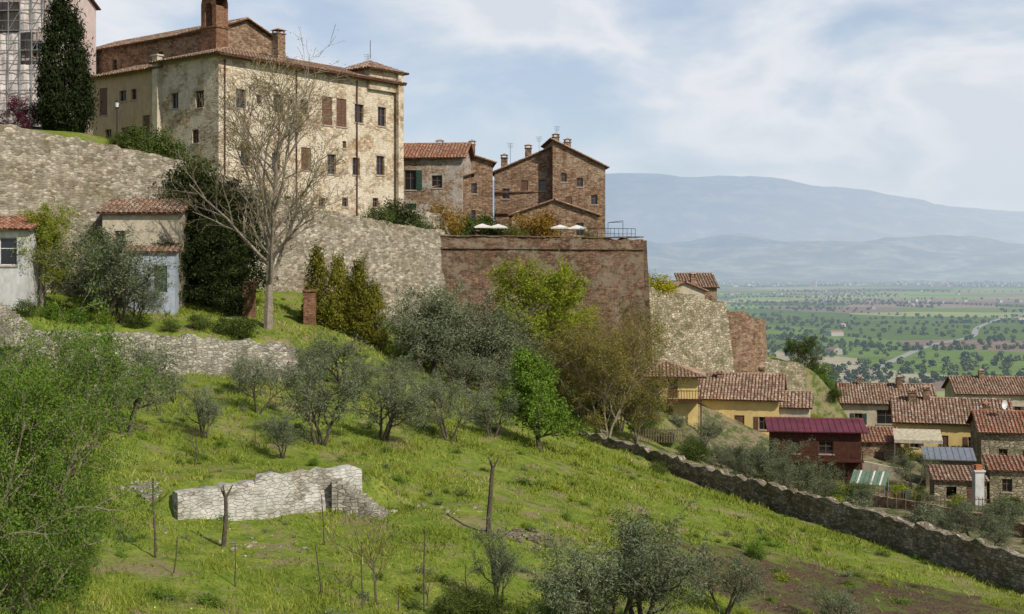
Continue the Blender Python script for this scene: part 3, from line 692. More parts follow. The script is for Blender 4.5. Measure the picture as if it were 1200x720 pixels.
building('ochre_wing',(-40.8,123.7,11.3),-38,10.9,9,7.3,'gx',18,.6,'ochre','tile',
  [('f',2.2,3.6,1.3,2.6,'c'),('f',5.3,4.7,1.1,1.0,'w'),('f',7.0,4.7,.8,1.0,'w'),('f',8.9,1.0,1.1,2.1,'c'),('f',3.0,.3,1.0,1.9,'w'),('f',5.6,.1,1.2,2.1,'d')],sink=3)
building('church',(-47.5,141.5,12),-38,22,9,12.1,'gx',21,.5,'brick_house','tile',[('f',6,9.6,.8,1.2,'w'),('f',14,9.6,.8,1.2,'w')],sink=2)
e=empty('bell_tower',(-30.9,127.2,12),-38); bb=B(); w=2.3;dp=1.5
bb.box((0,0,0),(w,dp,12.0),0); bb.box((-.1,-.1,12.002),(w+.1,dp+.1,12.2),0)
bb.box((0,0,12.202),(.6,dp,14.0),0); bb.box((w-.6,0,12.202),(w,dp,14.0),0)
R=(w-1.2)/2
for i in range(8):
    a0=math.pi*i/8;a1=math.pi*(i+1)/8; cx=w/2
    p=lambda a,r,y:(cx-math.cos(a)*r,y,14.0+math.sin(a)*r)
    def outp(a,y):
        f=min((w/2)/max(abs(math.cos(a)),1e-3),1.0/max(math.sin(a),1e-3)); return (cx-math.cos(a)*f,y,14.0+math.sin(a)*f)
    for y in(0,dp): bb.poly([p(a0,R,y),p(a1,R,y),outp(a1,y),outp(a0,y)],0)
    bb.poly([p(a0,R,0),p(a1,R,0),p(a1,R,dp),p(a0,R,dp)],0)
bb.box((0.001,.001,15.0),(w-.001,dp-.001,15.3),0); bb.obj('shaft',['pillar'],e)
bb=B(); bb.rod((w/2,dp/2,13.2),(w/2,dp/2,13.8),.34,0,10,.16); bb.rod((w/2,dp/2,13.8),(w/2,dp/2,14.3),.04,0); bb.obj('bell',['iron'],e)
rb=B(); roof_plane(rb,(-.25,-.25,15.3),(1,0,0),(0,.9,.43),w+.5,(dp/2+.25)/.9); roof_plane(rb,(w+.25,dp+.25,15.3),(-1,0,0),(0,-.9,.43),w+.5,(dp/2+.25)/.9); rb.obj('roof',['tile','tile_base'],e)
# scaffolded building
sc=building('scaffolded_house',(X(-60,128),130,11),-6,10.2,10,17.5,'gx',20,.4,'pink','tile',[('f',3,8,1.1,1.7,'w'),('f',8.4,10.6,.9,1.4,'w'),('f',8.4,5.4,1.0,1.5,'c')])
bb=B()
for i in range(9):
    for y in(-1.7,-.6): bb.rod((.2+i*1.22,y,-2),(.2+i*1.22,y,18.5),.055,0,5)
for k in range(9):
    z=1+k*2.0
    for y in(-1.7,-.6): bb.rod((0,y,z),(10.2,y,z),.05,0,5)
    bb.rod((0,-1.7,z+1),(10.2,-1.7,z+1),.04,0,5)
    bb.box((0,-1.5,z+.06),(10.2,-.7,z+.12),1)
for k in range(8):
    for i in (2,5,7): bb.rod((.2+i*1.22,-1.7,1+k*2),(.2+(i+1)*1.22,-1.7,3+k*2),.035,0,5)
bb.obj('scaffold',['metal','wood'],sc)
bb=B()
for i in range(24):
    for k in range(18):
        if (i//6+k//4)%4==1: continue
        f=lambda a,b:(.25+a*.4,-1.50-.07*math.sin(a*1.7+b),3.2+b*.8)
        bb.poly([f(i,k),f(i+1,k),f(i+1,k+1),f(i,k+1)],0)
bb.obj('netting',['netting'],sc)
# mid town houses
building('tiled_house',(X(462,140),142,4),-6,7.4,8,8.6,'gx',24,.5,'mixed_house','tile_red',[('f',1.6,5.0,1.3,2.2,'s'),('f',4.6,5.2,1.2,1.4,'w'),('f',1.8,1.5,1.0,2,'d')],shut='shutter_g',sink=2)
building('stone_house',(X(492,146),148,4),4,8.3,9,8.6,'gy',17,.4,'brick_house','tile',[('f',2.,5.,.9,1.2),('f',6,5.,.9,1.2),('f',5.8,1.6,1,1.5)],chims=[(2.2,3,10,.8,1.0),(6,2.5,10,.7,.9)],sink=2)
building('stone_annex',(X(498,140),142,3.5),2,5.,5,5.4,'sl',20,.35,'brick_house','tile',[('f',1.5,2.6,.8,1.1),('f',3.5,2.8,.8,1.1)],sink=2)
building('tall_brick_house',(X(579,160),161,3.5),-3,7.6,11,8.9,'sl',23,.4,'brick_house','tile',
  [('f',1.5,5.6,.9,1.3),('f',3.8,6.6,.9,1.3,'c'),('f',6.1,6.6,.9,1.3),('f',2.2,2.2,.8,1.2),('f',6.,3.0,.8,1.2)],chims=[(1.2,1.2,9.6,.8,1.2),(4.2,2.2,10.9,.8,1.2)],sink=2)
building('brick_tower_house',(X(648,158),159,3.5),5,6.6,10,9.5,'sr',26,.4,'brick_house','tile',
  [('f',1.4,7.6,.7,1.1),('f',3.4,7.0,.8,1.1,'w'),('f',5.2,4.8,.8,1.2),('f',2.0,4.6,.8,1.2,'c')],chims=[(.5,1.,12.4,.8,.8),(2.,1.2,11.8,.8,.8)],sink=2)
bb=B()
for z in(7.2,9.9):
    bb.box((X(579,160)+.05,160.62,z),(X(648,158)-.1,160.9,z+.16),0)
bb.obj('brick_string_course',['pillar'])
building('brick_annex',(X(600,150),151,3),-2,10,5,3.6,'gy',19,.35,'brick_house','tile',[('f',2,1.2,.9,1.5),('f',5,1.4,1.,1.6,'c'),('f',8,1.2,.9,1.5)],sink=2)
building('rampart_house',(X(782,153),155,-8),8,4.9,6,5.6,'gy',22,.35,'cream','tile',[('f',1.4,3.2,.8,1.1,'c'),('f',3.6,3.2,.8,1.1,'w')],chims=[(4.0,2.,6.6,.6,.7)],sink=2)
building('rampart_shed',(X(800,162),163,-6),0,4.5,5,3.9,'sf',18,.3,'brick_house','tile',[],sink=2)
# lower houses
building('balcony_house',(X(742,136),134.5,-15.6),-6,6.6,7,4.7,'hip',18,.8,'yellow','tile',[('f',1.5,2.4,1,1.5,'s'),('f',4.,2.3,1.,2.0,'d'),('f',2.,-.6,1.,1.4,'w'),('r',2.,2.4,1,1.3,'w')],sink=3)
bb=B(); bx0=X(742,136)+3.2; by0=133.2
bb.box((bx0,by0-.6,-13.5),(bx0+3.6,by0+.7,-13.35),0)
for i in range(13): bb.box((bx0+i*.29,by0-.6,-13.35),(bx0+i*.29+.05,by0-.55,-12.45),0)
bb.box((bx0,by0-.62,-12.45),(bx0+3.6,by0-.54,-12.37),0); bb.box((bx0,by0-.6,-17),(bx0+.12,by0-.48,-13.5),0); bb.box((bx0+3.45,by0-.6,-17),(bx0+3.57,by0-.48,-13.5),0)
bb.obj('wooden_balcony',['darkwood'])
building('yellow_house',(X(818,141),140.5,-19),-14,8.6,9,5.2,'gx',26,.6,'yellow','tile',
  [('f',1.6,2.2,.9,1.3,'s'),('f',4.4,1.2,1.1,2.1,'c'),('f',7.0,1.8,1.0,1.4,'s'),('l',4,2.,1,1.4,'w')],chims=[(6.5,5.5,7.0,.7,.9),(2,3.5,6.8,.5,.7)],sink=3)
cx_,sy_=math.cos(math.radians(-14)),math.sin(math.radians(-14))
building('yellow_annex',(X(818,141)+8.62*cx_-1.0*sy_,140.5+8.62*sy_+1.0*cx_,-19),-14,3.2,6.5,4.2,'gx',22,.35,'cream','tile',[('f',1.6,1.8,.9,1.2,'w')],sink=3)
rs=building('red_roof_cabin',(X(906,124),124,-20.8),-8,8.3,6.5,5.4,'gx',12,.6,'darkwood','tile',[('f',2.,3.2,1.0,1.2,'w'),('f',5.,3.2,1.4,1.2,'w'),('f',6.4,.4,1.,2.,'d'),('f',2.6,.5,1.6,1.5,'w')],plain_roof='redmetal',sink=2)
bb=B()
for i in range(26): bb.box((.02+i*.32,-.035,-1.5),(.29+i*.32,-.004,3.1),0) if not(1.4<.15+i*.32<3.5 or 5.8<.15+i*.32<7.0) else None
bb.box((-.1,-1.3,2.6),(8.4,-.04,2.72),0)
for i in range(7): bb.box((i*1.37,-1.3,2.722),(i*1.37+.08,-1.22,3.6),0)
bb.box((-.1,-1.32,3.6),(8.4,-1.2,3.68),0)
for x in(0,4,8.1): bb.box((x,-1.3,-2),(x+.14,-1.16,2.6),0)
bb.obj('porch',['darkwood'],rs)
bb=B()
bb.poly([(0,0,1.4),(3.2,0,1.4),(3.2,2.4,2.3),(0,2.4,2.3)],0)
for i in range(8): bb.pbox((i*.4,0,1.41),(.2,0,0),(0,2.4,.9),(0,0,.04),0)
for i in (1,4,6): bb.pbox((i*.4+.22,0,1.412),(.16,0,0),(0,2.4,.9),(0,0,.02),1)
for x in(.05,3.1): bb.rod((x,.1,-1),(x,.1,1.4),.05,2); bb.rod((x,2.3,-1),(x,2.3,2.2),.05,2)
bb.obj('garden_canopy',['greensheet','canvas','metal'],loc=(X(992,118),117,-20.8),yaw=-25)
building('tiled_farmhouse',(X(992,164),166,-24),-10,11.5,9,7.0,'gx',24,.5,'cream','tile',[('f',2,4.2,1,1.4,'s'),('f',5.4,4.3,2.2,1.8,'w'),('f',9,4.2,1,1.4,'s')],chims=[(7.5,3.5,8.8,.7,1.),(2.5,4.2,8.9,.5,.8)],sink=3,shut='shutter_g')
building('garden_house',(X(1058,146),148.5,-23),-14,12.6,10,5.6,'gx',24,.5,'yellow','tile',
  [('f',2,2.6,1,1.4,'s'),('f',5.2,2.2,1.1,1.9,'c'),('f',8.4,2.6,1,1.4,'s'),('f',11.,2.6,.9,1.3,'w'),('f',6.5,.0,1.,1.9,'d')],chims=[(2.0,4.2,7.4,.8,1.2),(3.6,4.6,7.6,.7,1.3)],sink=3)
building('stone_farmhouse',(X(1152,136),136.5,-22),-12,9,8,4.9,'gx',23,.45,'rampart','tile_red',[('f',2.2,1.8,.9,1.3,'w'),('f',5.2,1.8,.9,1.3,'s')],chims=[(1.2,5.,6.2,.6,.9)],sink=3)
building('hamlet_house',(X(1128,176),178,-25),-8,13,9,8.0,'gx',23,.45,'cream','tile',[('f',3,5.,.9,1.3,'w'),('f',8,5.,.9,1.3,'s')],chims=[(4,4,9.6,.7,1.)],sink=3)
building('garden_shed',(X(1008,140),140,-22.5),-8,4.3,3.6,3.8,'sf',16,.3,'brick_house','tile_red',[('f',2,1.,1.,1.8,'d')],sink=2)
building('grey_shed',(X(1085,130),130,-22.0),-14,4.6,3.2,2.9,'sf',12,.25,'wood','tile',[('f',1.2,.8,.8,1.,'w'),('f',3.2,.2,1.1,1.9,'d')],plain_roof='metal',sink=2)
building('tool_shed',(X(1160,118),118,-20.9),-12,5.5,3.2,2.5,'sf',14,.25,'rampart','tile_red',[('f',1.5,.6,.9,1.2,'w'),('f',3.8,.2,1.1,1.8,'d')],sink=2)
building('lean_to_shed',(X(1095,118),118,-21.6),-10,4.6,3.,2.3,'sf',14,.25,'rampart','tile',[('f',1.5,.6,.9,1.2,'o'),('f',3.4,.2,1.1,1.8,'d')],sink=2)
bb=B(); bb.box((0,0,-2),(.8,.8,3.0),0); bb.box((-.1,-.1,3.002),(.9,.9,3.15),0); bb.box((.1,.1,3.152),(.7,.7,3.6),1); bb.obj('outdoor_chimney',['white','terracotta'],loc=(X(1143,114),114,-20.9))
bb=B(); bb.pbox((0,0,2.8),(5.0,0,0),(0,2.4,.9),(0,0,.06),0); bb.pbox((0,-.03,2.5),(5.0,0,0),(0,.02,0),(0,0,.3),0)
for x in(.05,4.9): bb.rod((x,.1,-1),(x,.1,2.8),.05,1)
bb.obj('patio_awning',['awning','metal'],loc=(X(1048,138),138,-21),yaw=-12)
bb=B(); bb.rod((0,0,-1),(0,0,.9),.035,1,6)
for i in range(14):
    for j in range(3):
        f=lambda a,r:Vector((r*math.cos(a),-.35+.15*(1-(r/.5)**2),1.0+r*math.sin(a)))
        a0,a1=2*math.pi*i/14,2*math.pi*(i+1)/14; r0,r1=.5*j/3,.5*(j+1)/3
        pts=[f(a0,r0),f(a1,r0),f(a1,r1),f(a0,r1)]
        bb.poly(pts if j else [pts[0],pts[2],pts[3]],0)
bb.rod((0,-.2,.6),(0,-.8,.95),.02,1,4); bb.obj('satellite_dish',['frame_w','metal'],loc=(X(1176,138),138.5,-15.4),yaw=35)
for px,d,n in((1012,112,16),(1080,108,20)):
    bb=B()
    for i in range(n): bb.box((i*.3,0,-.5),(i*.3+.07,.03,1.1+random.uniform(-.08,.08)),0)
    for z in(.3,.85): bb.box((0,.032,z),(n*.3,.07,z+.06),0)
    bb.obj('wooden_fence',['wood'],loc=(X(px,d),d,g(X(px,d),d)+.1),yaw=-20)
for px,d in((1062,112),(1130,104)):
    bb=B(); bb.rod((0,0,-.2),(0,0,1.0),.38,0,12); bb.rod((0,0,1.0),(0,0,1.06),.4,0,12,.3); bb.obj('water_barrel',['shutter_g'],loc=(X(px,d),d,g(X(px,d),d)))
bb=B()
for i in range(5):
    for s in(-.25,.25): bb.rod((i*.7,s,-.1),(i*.7,0,1.8),.02,0,4)
bb.rod((0,0,1.78),(2.8,0,1.78),.02,0,4); bb.obj('bean_trellis',['wood'],loc=(X(1040,100),100,g(X(1040,100),100)),yaw=-30)
# left lower buildings
building('garden_cottage',(X(120,95),95,-1.3),3,5.6,3.6,5.6,'sf',16,.35,'cream','tile',[('f',1.3,3.2,.8,1.1,'w')],sink=2)
building('limewashed_outbuilding',(X(148,92),92.,-1.6),8,3.4,2.4,2.9,'sf',10,.2,'bluewhite','tile',[('f',2.4,.1,.9,1.9,'d')],shut='shutter_g',sink=2)
building('white_house',(X(-70,87),86.5,.3),0,6.1,3.4,2.5,'sf',14,.35,'white','tile_red',[('f',4.2,.1,2.4,1.9,'w'),('f',1.5,.8,1.2,1.2,'w')],frame='frame_w',sink=3)
for px in(292,363):
    bb=B(); bb.box((-.42,-.42,-1),(.42,.42,2.5),0); bb.box((-.52,-.52,2.502),(.52,.52,2.66),0); d=97 if px<300 else 99
    bb.obj('brick_pillar',['pillar'],loc=(X(px,d),d,g(X(px,d),d)))
def stairs(name,x,y,z,n,w,tr,ri,yaw,mat='terrace'):
    bb=B()
    for i in range(n): bb.box((i*tr,random.uniform(-.05,.05),-1.2),((i+1)*tr-.01,w,(i+1)*ri+random.uniform(-.02,.02)),0)
    return bb.obj(name,[mat],loc=(x,y,z),yaw=yaw)
stairs('orchard_steps',X(458,58.2),58.2,g(X(458,58),58)-.15,9,1.2,.27,.19,172,'terrace')
stairs('stone_steps',X(45,84),83,Z(382,84),13,2.2,.32,.2,165)
def rubble(px,d,n,mat,s0,s1,ex,name='rubble_pile'):
    bb=B(); x0_=X(px,d); zc=g(x0_,d)
    for i in range(n):
        a=random.gauss(0,ex);b_=random.gauss(0,ex*.6);s=random.uniform(s0,s1)
        zz_=g(x0_+a,d+b_)-zc-s*.3
        bb.pbox((a,b_,zz_),(s*1.5,random.uniform(-.1,.1),random.uniform(-.05,.05)),(random.uniform(-.1,.1),s,.03),(random.uniform(-.05,.05),.03,s*.7),0)
    bb.obj(name,[mat],loc=(x0_,d,zc))
rubble(180,56.5,46,'terrace',.1,.26,.8); rubble(612,57,50,'rubble_grey',.08,.22,1.1); rubble(432,58,20,'rubble_light',.1,.22,.4); rubble(85,89,40,'darkwood',.1,.3,1.2,'log_pile')
for q in((330,52),(240,51),(700,60),(520,60)): rubble(*q,8,'terrace',.06,.15,1.2,'loose_stones')

# terrace furniture
def umbrella(x,y,z,s,h):
    bb=B(); bb.rod((0,0,0),(0,0,h),.04,1); n=4
    c=[(s*math.cos(math.pi/4+i*math.pi/2),s*math.sin(math.pi/4+i*math.pi/2),h-.35) for i in range(n)]
    for i in range(n):
        a,b_=c[i],c[(i+1)%n]; bb.poly([a,b_,(0,0,h)],0); bb.poly([(a[0],a[1],a[2]-.15),(b_[0],b_[1],b_[2]-.15),b_,a],0)
    bb.obj('patio_umbrella',['canvas','wood'],loc=(x,y,z),yaw=random.uniform(-20,20))
for px,dd_ in((565,137),(584,138),(657,140),(676,141)): umbrella(X(px,dd_),dd_,2.5,1.35,2.6)
bb=B(); L=6.5
for i in range(14): bb.rod((i*.5,0,0),(i*.5,0,1.05),.025,0,4)
bb.rod((0,0,1.05),(L,0,1.05),.03,0,4); bb.rod((0,0,.5),(L,0,.5),.02,0,4)
bb.obj('iron_railing',['iron'],loc=(X(680,135),135,3.5),yaw=math.degrees(math.atan2(dn.y,dn.x)))
bb=B(); bb.rod((0,0,0),(0,0,2.4),.03,0,5); bb.rod((0,0,2.4),(-1.6,0,2.2),.03,0,5); bb.rod((-1.6,0,2.2),(-1.6,0,0),.03,0,5); bb.rod((-1.6,0,2.2),(0,1.4,2.3),.03,0,5)
bb.obj('pergola_frame',['iron'],loc=(X(730,137),137,3.0))
bb=B(); bb.rod((0,0,-.5),(0,0,3.0),.06,0,8,.045); bb.rod((0,0,3.0),(0,0,3.1),.16,0,8); bb.rod((0,0,3.1),(0,0,3.5),.13,1,6,.2); bb.rod((0,0,3.5),(0,0,3.72),.24,0,6,.03)
bb.obj('street_lamp',['iron','frame_w'],loc=(X(137,110),110,Z(168,110)))
for px,py,dd_,hh in((598,190,160,2.5),(632,185,160,2.8),(653,173,159,2.8),(430,80,129,1.6),(540,186,150,2)):
    bb=B(); bb.rod((0,0,-2),(0,0,hh),.03,0,4)
    for k in range(4): bb.rod((-.45+.05*k,0,hh-.1-k*.18),(.45-.05*k,0,hh-.1-k*.18),.018,0,4)
    x,y,z=W(px,py,dd_); bb.obj('tv_antenna',['metal'],loc=(x,y+1,z),yaw=random.uniform(-40,40))
bb=B()
for i in range(18): bb.box((i*.24,0,-.3),(i*.24+.1,.03,1.0+random.uniform(-.05,.05)),0)
for z in(.3,.8): bb.box((0,.032,z),(4.3,.07,z+.08),0)
bb.obj('picket_fence',['wood'],loc=(X(747,118),118,g(X(747,118),118)+.2),yaw=-5)
def post(px,py,hpx,r=.05,name='wooden_stake',knots=False,mat='bark_d'):
    d=hit(px,py); x=X(px,d); h=hpx*d/F; bb=B(); p=Vector((0,0,-.2)); n=6; lx,ly=random.uniform(-.07,.07),random.uniform(-.05,.05); rr=r
    for i in range(n):
        q=p+Vector((lx*h/n+random.uniform(-.03,.03),ly*h/n,(h+.2)/n)); bb.rod(p,q,rr,0,7,rr*.93); p=q; rr*=.93
    if knots:
        for a in(.3,2.4,4.4): bb.rod(p-Vector((0,0,.15)),p+Vector((math.cos(a)*.28,math.sin(a)*.1,random.uniform(.15,.45))),rr*.8,0,6,rr*.3)
    bb.obj(name,[mat],loc=(x,d,g(x,d)))
post(572,628,82,.13,'pruned_tree_trunk',True); post(262,642,60,.11,'pruned_tree_trunk',True); post(182,655,92,.05)
for a in((497,718,95),(425,715,80),(378,700,60),(203,672,42),(276,690,50),(380,640,60),(548,705,40),(466,718,30),(228,548,40),(300,520,20),(330,612,8)): post(*a,r=.03)

# ------------------------------------------------------------------ planting
O=lambda i: OL[i%4]
for i,(px,py,h,w) in enumerate([(147,510,118,1.),(240,515,66,1.),(205,472,48,1.1),(302,485,76,1.),(330,537,58,.9),(375,522,104,1.),(448,518,98,1.1),(497,492,62,1.),(527,517,74,1.),(576,512,62,1.1),
   (368,458,56,1.3),(400,450,66,1.4),(420,470,54,1.2),(283,462,48,1.1),(590,476,56,1.3),(555,470,66,1.3),(470,465,50,1.2)]):
    at('olive_tree',O(i),px,py,h,w)
for px,py,h,w in((505,440,95,1.3),(540,450,112,1.3),(575,460,105,1.3),(525,425,98,1.2),(600,470,90,1.2)): at('olive_tree',O(px),px,py,h,w)
for px,py,h,w in((585,712,100,.75),(690,745,140,1.1),(752,748,148,1.2),(722,735,120,1.),(848,722,78,1.1),(980,735,50,1.3)): at('olive_tree',O(px),px,py,h,w)
for px,d,h in((822,128,4.),(850,121,3.2),(880,114,3.8),(905,110,4.5),(932,104,3.4),(960,100,3.5),(1072,128,3.6),(1110,90,2.6),(1140,86,3.),(1168,84,2.4),(1010,98,2.8),(1190,95,3.6)):
    put('olive_tree',O(int(px)),X(px,d),d,h,1.2)
at('bare_poplar_tree',BARE,314,386,338,1.05,rot=1.0)
at('spring_maple_tree',SP[0],48,308,126,1.1,d=88)
put('spring_maple_tree',SP[1],X(612,120),120,12.2,1.0)
put('spring_maple_tree',SP[0],X(655,123),123,9.,.95)
for px,d,h,w in((710,113,12.5,1.),(745,117,10,.95),(680,118,9.5,1.),(728,120,11,1.),(650,117,8,1.1)): put('bronze_ash_tree',BRZ[int(px)%2],X(px,d),d,h,w)
at('conical_cherry_tree',CON,634,530,122,1.05,lean=.12)
for px,d,h,w in((210,98.5,8.,1.),(245,100,10.5,.95),(278,101,9.5,.9),(225,103,11.,.9),(262,97,7.5,1.),(192,95,5.5,.8),(112,92.5,5.8,.75)): put('holm_oak_tree',OAK[px%2],X(px,d),d,h,w)
for px,h in((120,112),(140,96),(158,70)): at('olive_tree',O(px),px,342,h,1.15,d=87.5)
put('cypress_tree',CYP,X(76,112),112,12.6,1.15,z=11.8)
put('plum_tree',recol(SP[0],'l_purple'),X(18,112),112,5.6,1.1,z=9.8); put('plum_tree',recol(SP[1],'l_purple'),X(-10,113),113,5.,1.1,z=9.8)
for px,py,h in((372,366,95),(396,372,92),(420,374,98),(440,376,78),(408,378,70)): at('thuja_tree',THU[px%2],px,py,h,1.15,d=101)
put('willow_tree',WIL,X(18,36),36,10.1,.85,z=-11.0); put('willow_tree',WIL,X(-60,33),33,8.8,.9,z=-10.6,rot=2.2)
put('willow_tree',WIL,X(62,40),40,5.8,.75,z=-11.5,rot=4)
for px,py,h in((440,708,110),(232,538,45)): at('bare_fruit_tree',BAR2[px%2],px,py,h,1.0)
at('young_fruit_tree',recol(BAR2[0],'l_green'),645,722,60); at('young_fruit_tree',recol(BAR2[1],'l_spring'),500,712,55)
def bush(px,d,h,mt='l_bush',w=1.2,z=None,name='shrub',dy=0):
    put(name,recol(BU[int(px)%3],mt) if mt!='l_bush' else BU[int(px)%3],X(px,d),d+dy,h,w,z=z)
for px,d,h,mt in((175,108,3.2,'l_bush'),(195,108,2.8,'l_bush'),(140,109,1.6,'l_bush'),(205,107,2.2,'l_bush'),(420,118,3,'l_dark'),(440,122,2.6,'l_bush'),(465,127,3.6,'l_dark'),(487,131,2.8,'l_bush'),
    (512,134,4.4,'l_orange'),(535,136,2.5,'l_bush'),(556,140,4.2,'l_bush'),(575,141,3.4,'l_dark'),(625,143,4.6,'l_orange'),(608,141,2.6,'l_bush'),(690,143,2.,'l_bush')):
    bush(px,d,h,mt)
bush(766,146,2.6,'l_yellow',1.6,z=-2.6); bush(778,147,2.,'l_yellow',1.3,z=-2.8)
for k in range(65):
    px=random.uniform(680,930); d=random.uniform(118,146)
    x=X(px,d)
    if 17<x<34 and d>126: continue
    if d>np.interp(x,TW[:,0],TW[:,1])-1.5: continue
    put('shrub',BU[k%3] if k%3 else recol(BU[k%3],'l_olive'),x,d,random.uniform(.9,2.),1.3)
for k in range(90):
    px=random.uniform(950,1290); d=random.uniform(88,185); x=X(px,d)
    if d<np.interp(x,[6,28],[112,70])+3: continue
    mt=random.choice(['l_bush','l_olive','l_green','l_bush','l_spring'])
    put('shrub',recol(BU[k%3],mt) if mt!='l_bush' else BU[k%3],x,d,random.uniform(.6,1.9),1.3)
for px,d,h in((950,170,6),(965,178,7),(985,182,6),(1015,190,6),(1195,192,7),(1225,150,6)): put('garden_tree',recol(SP[px%2],'l_green' if px%2 else 'l_bush'),X(px,d),d,h,1.2)
for px,py,h,mt in((548,718,36,'l_bush'),(525,722,26,'l_bush'),(575,722,30,'l_bush'),(650,722,24,'l_green'),(285,395,26,'l_bush'),(265,392,22,'l_bush'),(368,545,10,'l_green'),(60,700,50,'l_green'),(885,655,22,'l_green'),
    (60,375,22,'l_green'),(90,378,20,'l_green'),(120,380,18,'l_spring'),(160,385,18,'l_bush'),(200,388,16,'l_bush'),(235,386,20,'l_bush'),(30,372,22,'l_bush'),(420,395,16,'l_green'),(770,555,16,'l_bush')):
    at('shrub',recol(BU[px%3],mt) if mt!='l_bush' else BU[px%3],px,py,h,1.4)
for px,d in((1000,120),(1008,119),(1040,121),(1050,121),(1062,120),(1178,104),(1120,112),(1056,122)):
    bb=B(); bb.rod((0,0,0),(0,0,.45),.18,0,10,.27); bb.rod((0,0,.45),(0,0,.52),.3,0,10)
    x=X(px,d); o=bb.obj('terracotta_pot',['terracotta'],loc=(x,d,g(x,d)))
    put('potted_plant',BU[px%3],x,d,.6,1.,z=o.location.z+.48)
c=0
while c<420:
    y=random.uniform(40,112); x=random.uniform(-.42,.42)*y
    if x>np.interp(y,[60,70,112],[34,28.5,6.5])-1 or y>np.interp(x,TW[:,0],TW[:,1])-1.5: continue
    if abs(y-np.interp(x,WB[:,0],WB[:,1]))<.9 and x<-14: continue
    if math.sin(x*.5+1)*math.sin(y*.33+2)<random.uniform(-1,.6): continue
    me=WD[c%3]; mt=random.choice(['l_green','l_bush','l_spring','l_green','l_olive'])
    if mt!='l_green': me=recol(me,mt)
    put('weed_clump',me,x,y,random.uniform(.18,.5),random.uniform(1.,2.2)); c+=1

# ------------------------------------------------------------------ grass
N=260000
yy=36+(112-36)*RNG.random(N)**1.25; xx=(RNG.random(N)*.88-.44)*yy
wy=np.interp(xx,TW[:,0],TW[:,1]); bw=np.interp(yy,[60,70,112],[34,28.5,6.5])
keep=(yy<wy-1.2)&(xx<bw-.5)&(RNG.random(N)>soilmask(xx,yy)*.93)
yb=np.interp(xx,WB[:,0],WB[:,1]); keep&=~((xx<-15)&(np.abs(yy-yb)<.9))
ya=np.interp(xx,[AY0[0],AY1[0]],[AY0[1],AY1[1]]); keep&=~((xx>AY0[0]-.3)&(xx<AY1[0]+.3)&(np.abs(yy-ya)<.8))
patch=np.sin(xx*.55+1.1*np.sin(yy*.4))*np.sin(yy*.45+.6*np.sin(xx*.7+1))+.5*np.sin(xx*1.9+yy)*np.sin(yy*1.3-xx*.8)
keep&=RNG.random(N)<(.5+.55*patch)
xx=xx[keep];yy=yy[keep];patch=patch[keep];n=len(xx); zz=G(xx,yy)
h=(.07+.15*RNG.random(n)**2)*(1+.45*patch)*(1+(yy-40)/120); wd=(.014+.012*RNG.random(n))*(yy/45)
a=RNG.random(n)*6.28; ux,uy=np.cos(a)*wd,np.sin(a)*wd; lx,ly=RNG.normal(0,.5,n)*h,RNG.normal(0,.5,n)*h
Bp=np.stack([xx,yy,zz-.02],-1); U=np.stack([ux,uy,0*ux],-1); Tp=Bp+np.stack([lx,ly,h],-1)
Vg=np.stack([Bp-U,Bp+U,Tp+U*.25,Tp-U*.25],1).reshape(-1,3)
rg=np.clip(.48+.25*np.sin(xx*.25+2)*np.sin(yy*.3)+.18*np.sin(xx*.9+yy*.5)+RNG.normal(0,.2,n),0,1)
M['grass']=leaf_mat('grass_blades',(.085,.125,.016),(.28,.31,.05),.25,(.40,.35,.15))
me=qmesh('grass',Vg,np.arange(4*n).reshape(n,4),np.zeros(n),rg,['grass']); scene.collection.objects.link(bpy.data.objects.new('grass',me))
N=1500; yy=38+60*RNG.random(N); xx=(RNG.random(N)*.8-.4)*yy; k=(xx<np.interp(yy,[60,70,112],[34,28.5,6.5])-.5)&(yy<np.interp(xx,WB[:,0],WB[:,1])-1)&(np.sin(xx*.4)*np.sin(yy*.5+1)>.1)
xx=xx[k];yy=yy[k];n=len(xx); t=TB(5); C=np.stack([xx,yy,G(xx,yy)+.15],-1); t.leaves(C,np.tile([0,-.5,1.],(n,1)),.022,1.,np.zeros(n),0,1.5)
M['flower']=leaf_mat('flower_petals',(.55,.5,.08),(.7,.7,.6),.1)
me=t.mesh('wildflowers',['flower']); scene.collection.objects.link(bpy.data.objects.new('wildflowers',me))

# ------------------------------------------------------------------ plain: tree lines, village, road
t=TB(99); Cs=[];rs_=[]
for k in range(150):
    y=850*math.exp(random.random()*2.3); x=y*random.uniform(-.1,.5); a=.3+random.choice([0,0,math.pi/2])+random.gauss(0,.05); L=random.uniform(60,420)*(1+y/5000); st_=12+y/450
    c=random.random()
    for s in np.arange(0,L,st_*random.choice([.7,1,1.8])): Cs.append((x+math.cos(a)*s+random.gauss(0,3),y+math.sin(a)*s+random.gauss(0,3),random.uniform(3,6.)*(1+y/14000))); rs_.append(c)
for k in range(330):
    y=750*math.exp(random.random()*2.4); Cs.append((y*random.uniform(-.1,.5),y,random.uniform(2,5.5))); rs_.append(random.random())
for k in range(15):
    y=950*math.exp(random.random()*2.); x=y*random.uniform(.1,.45)
    for j in range(18): Cs.append((x+random.gauss(0,45),y+random.gauss(0,25),random.uniform(4,7))); rs_.append(random.random())
Cs=np.array(Cs);rs_=np.array(rs_); n=len(Cs); K=26
off=nrm(t.r.normal(size=(n,K,3)))*(.45+.55*t.r.random((n,K,1))); off[:,:,2]=off[:,:,2]*.9+.7
hh=Cs[:,2][:,None,None]; C=np.stack([Cs[:,0],Cs[:,1],np.full(n,-80.)],-1)[:,None]+off*hh*np.array([.62,.62,.62])
no=off.copy(); no[:,:,2]-=.6
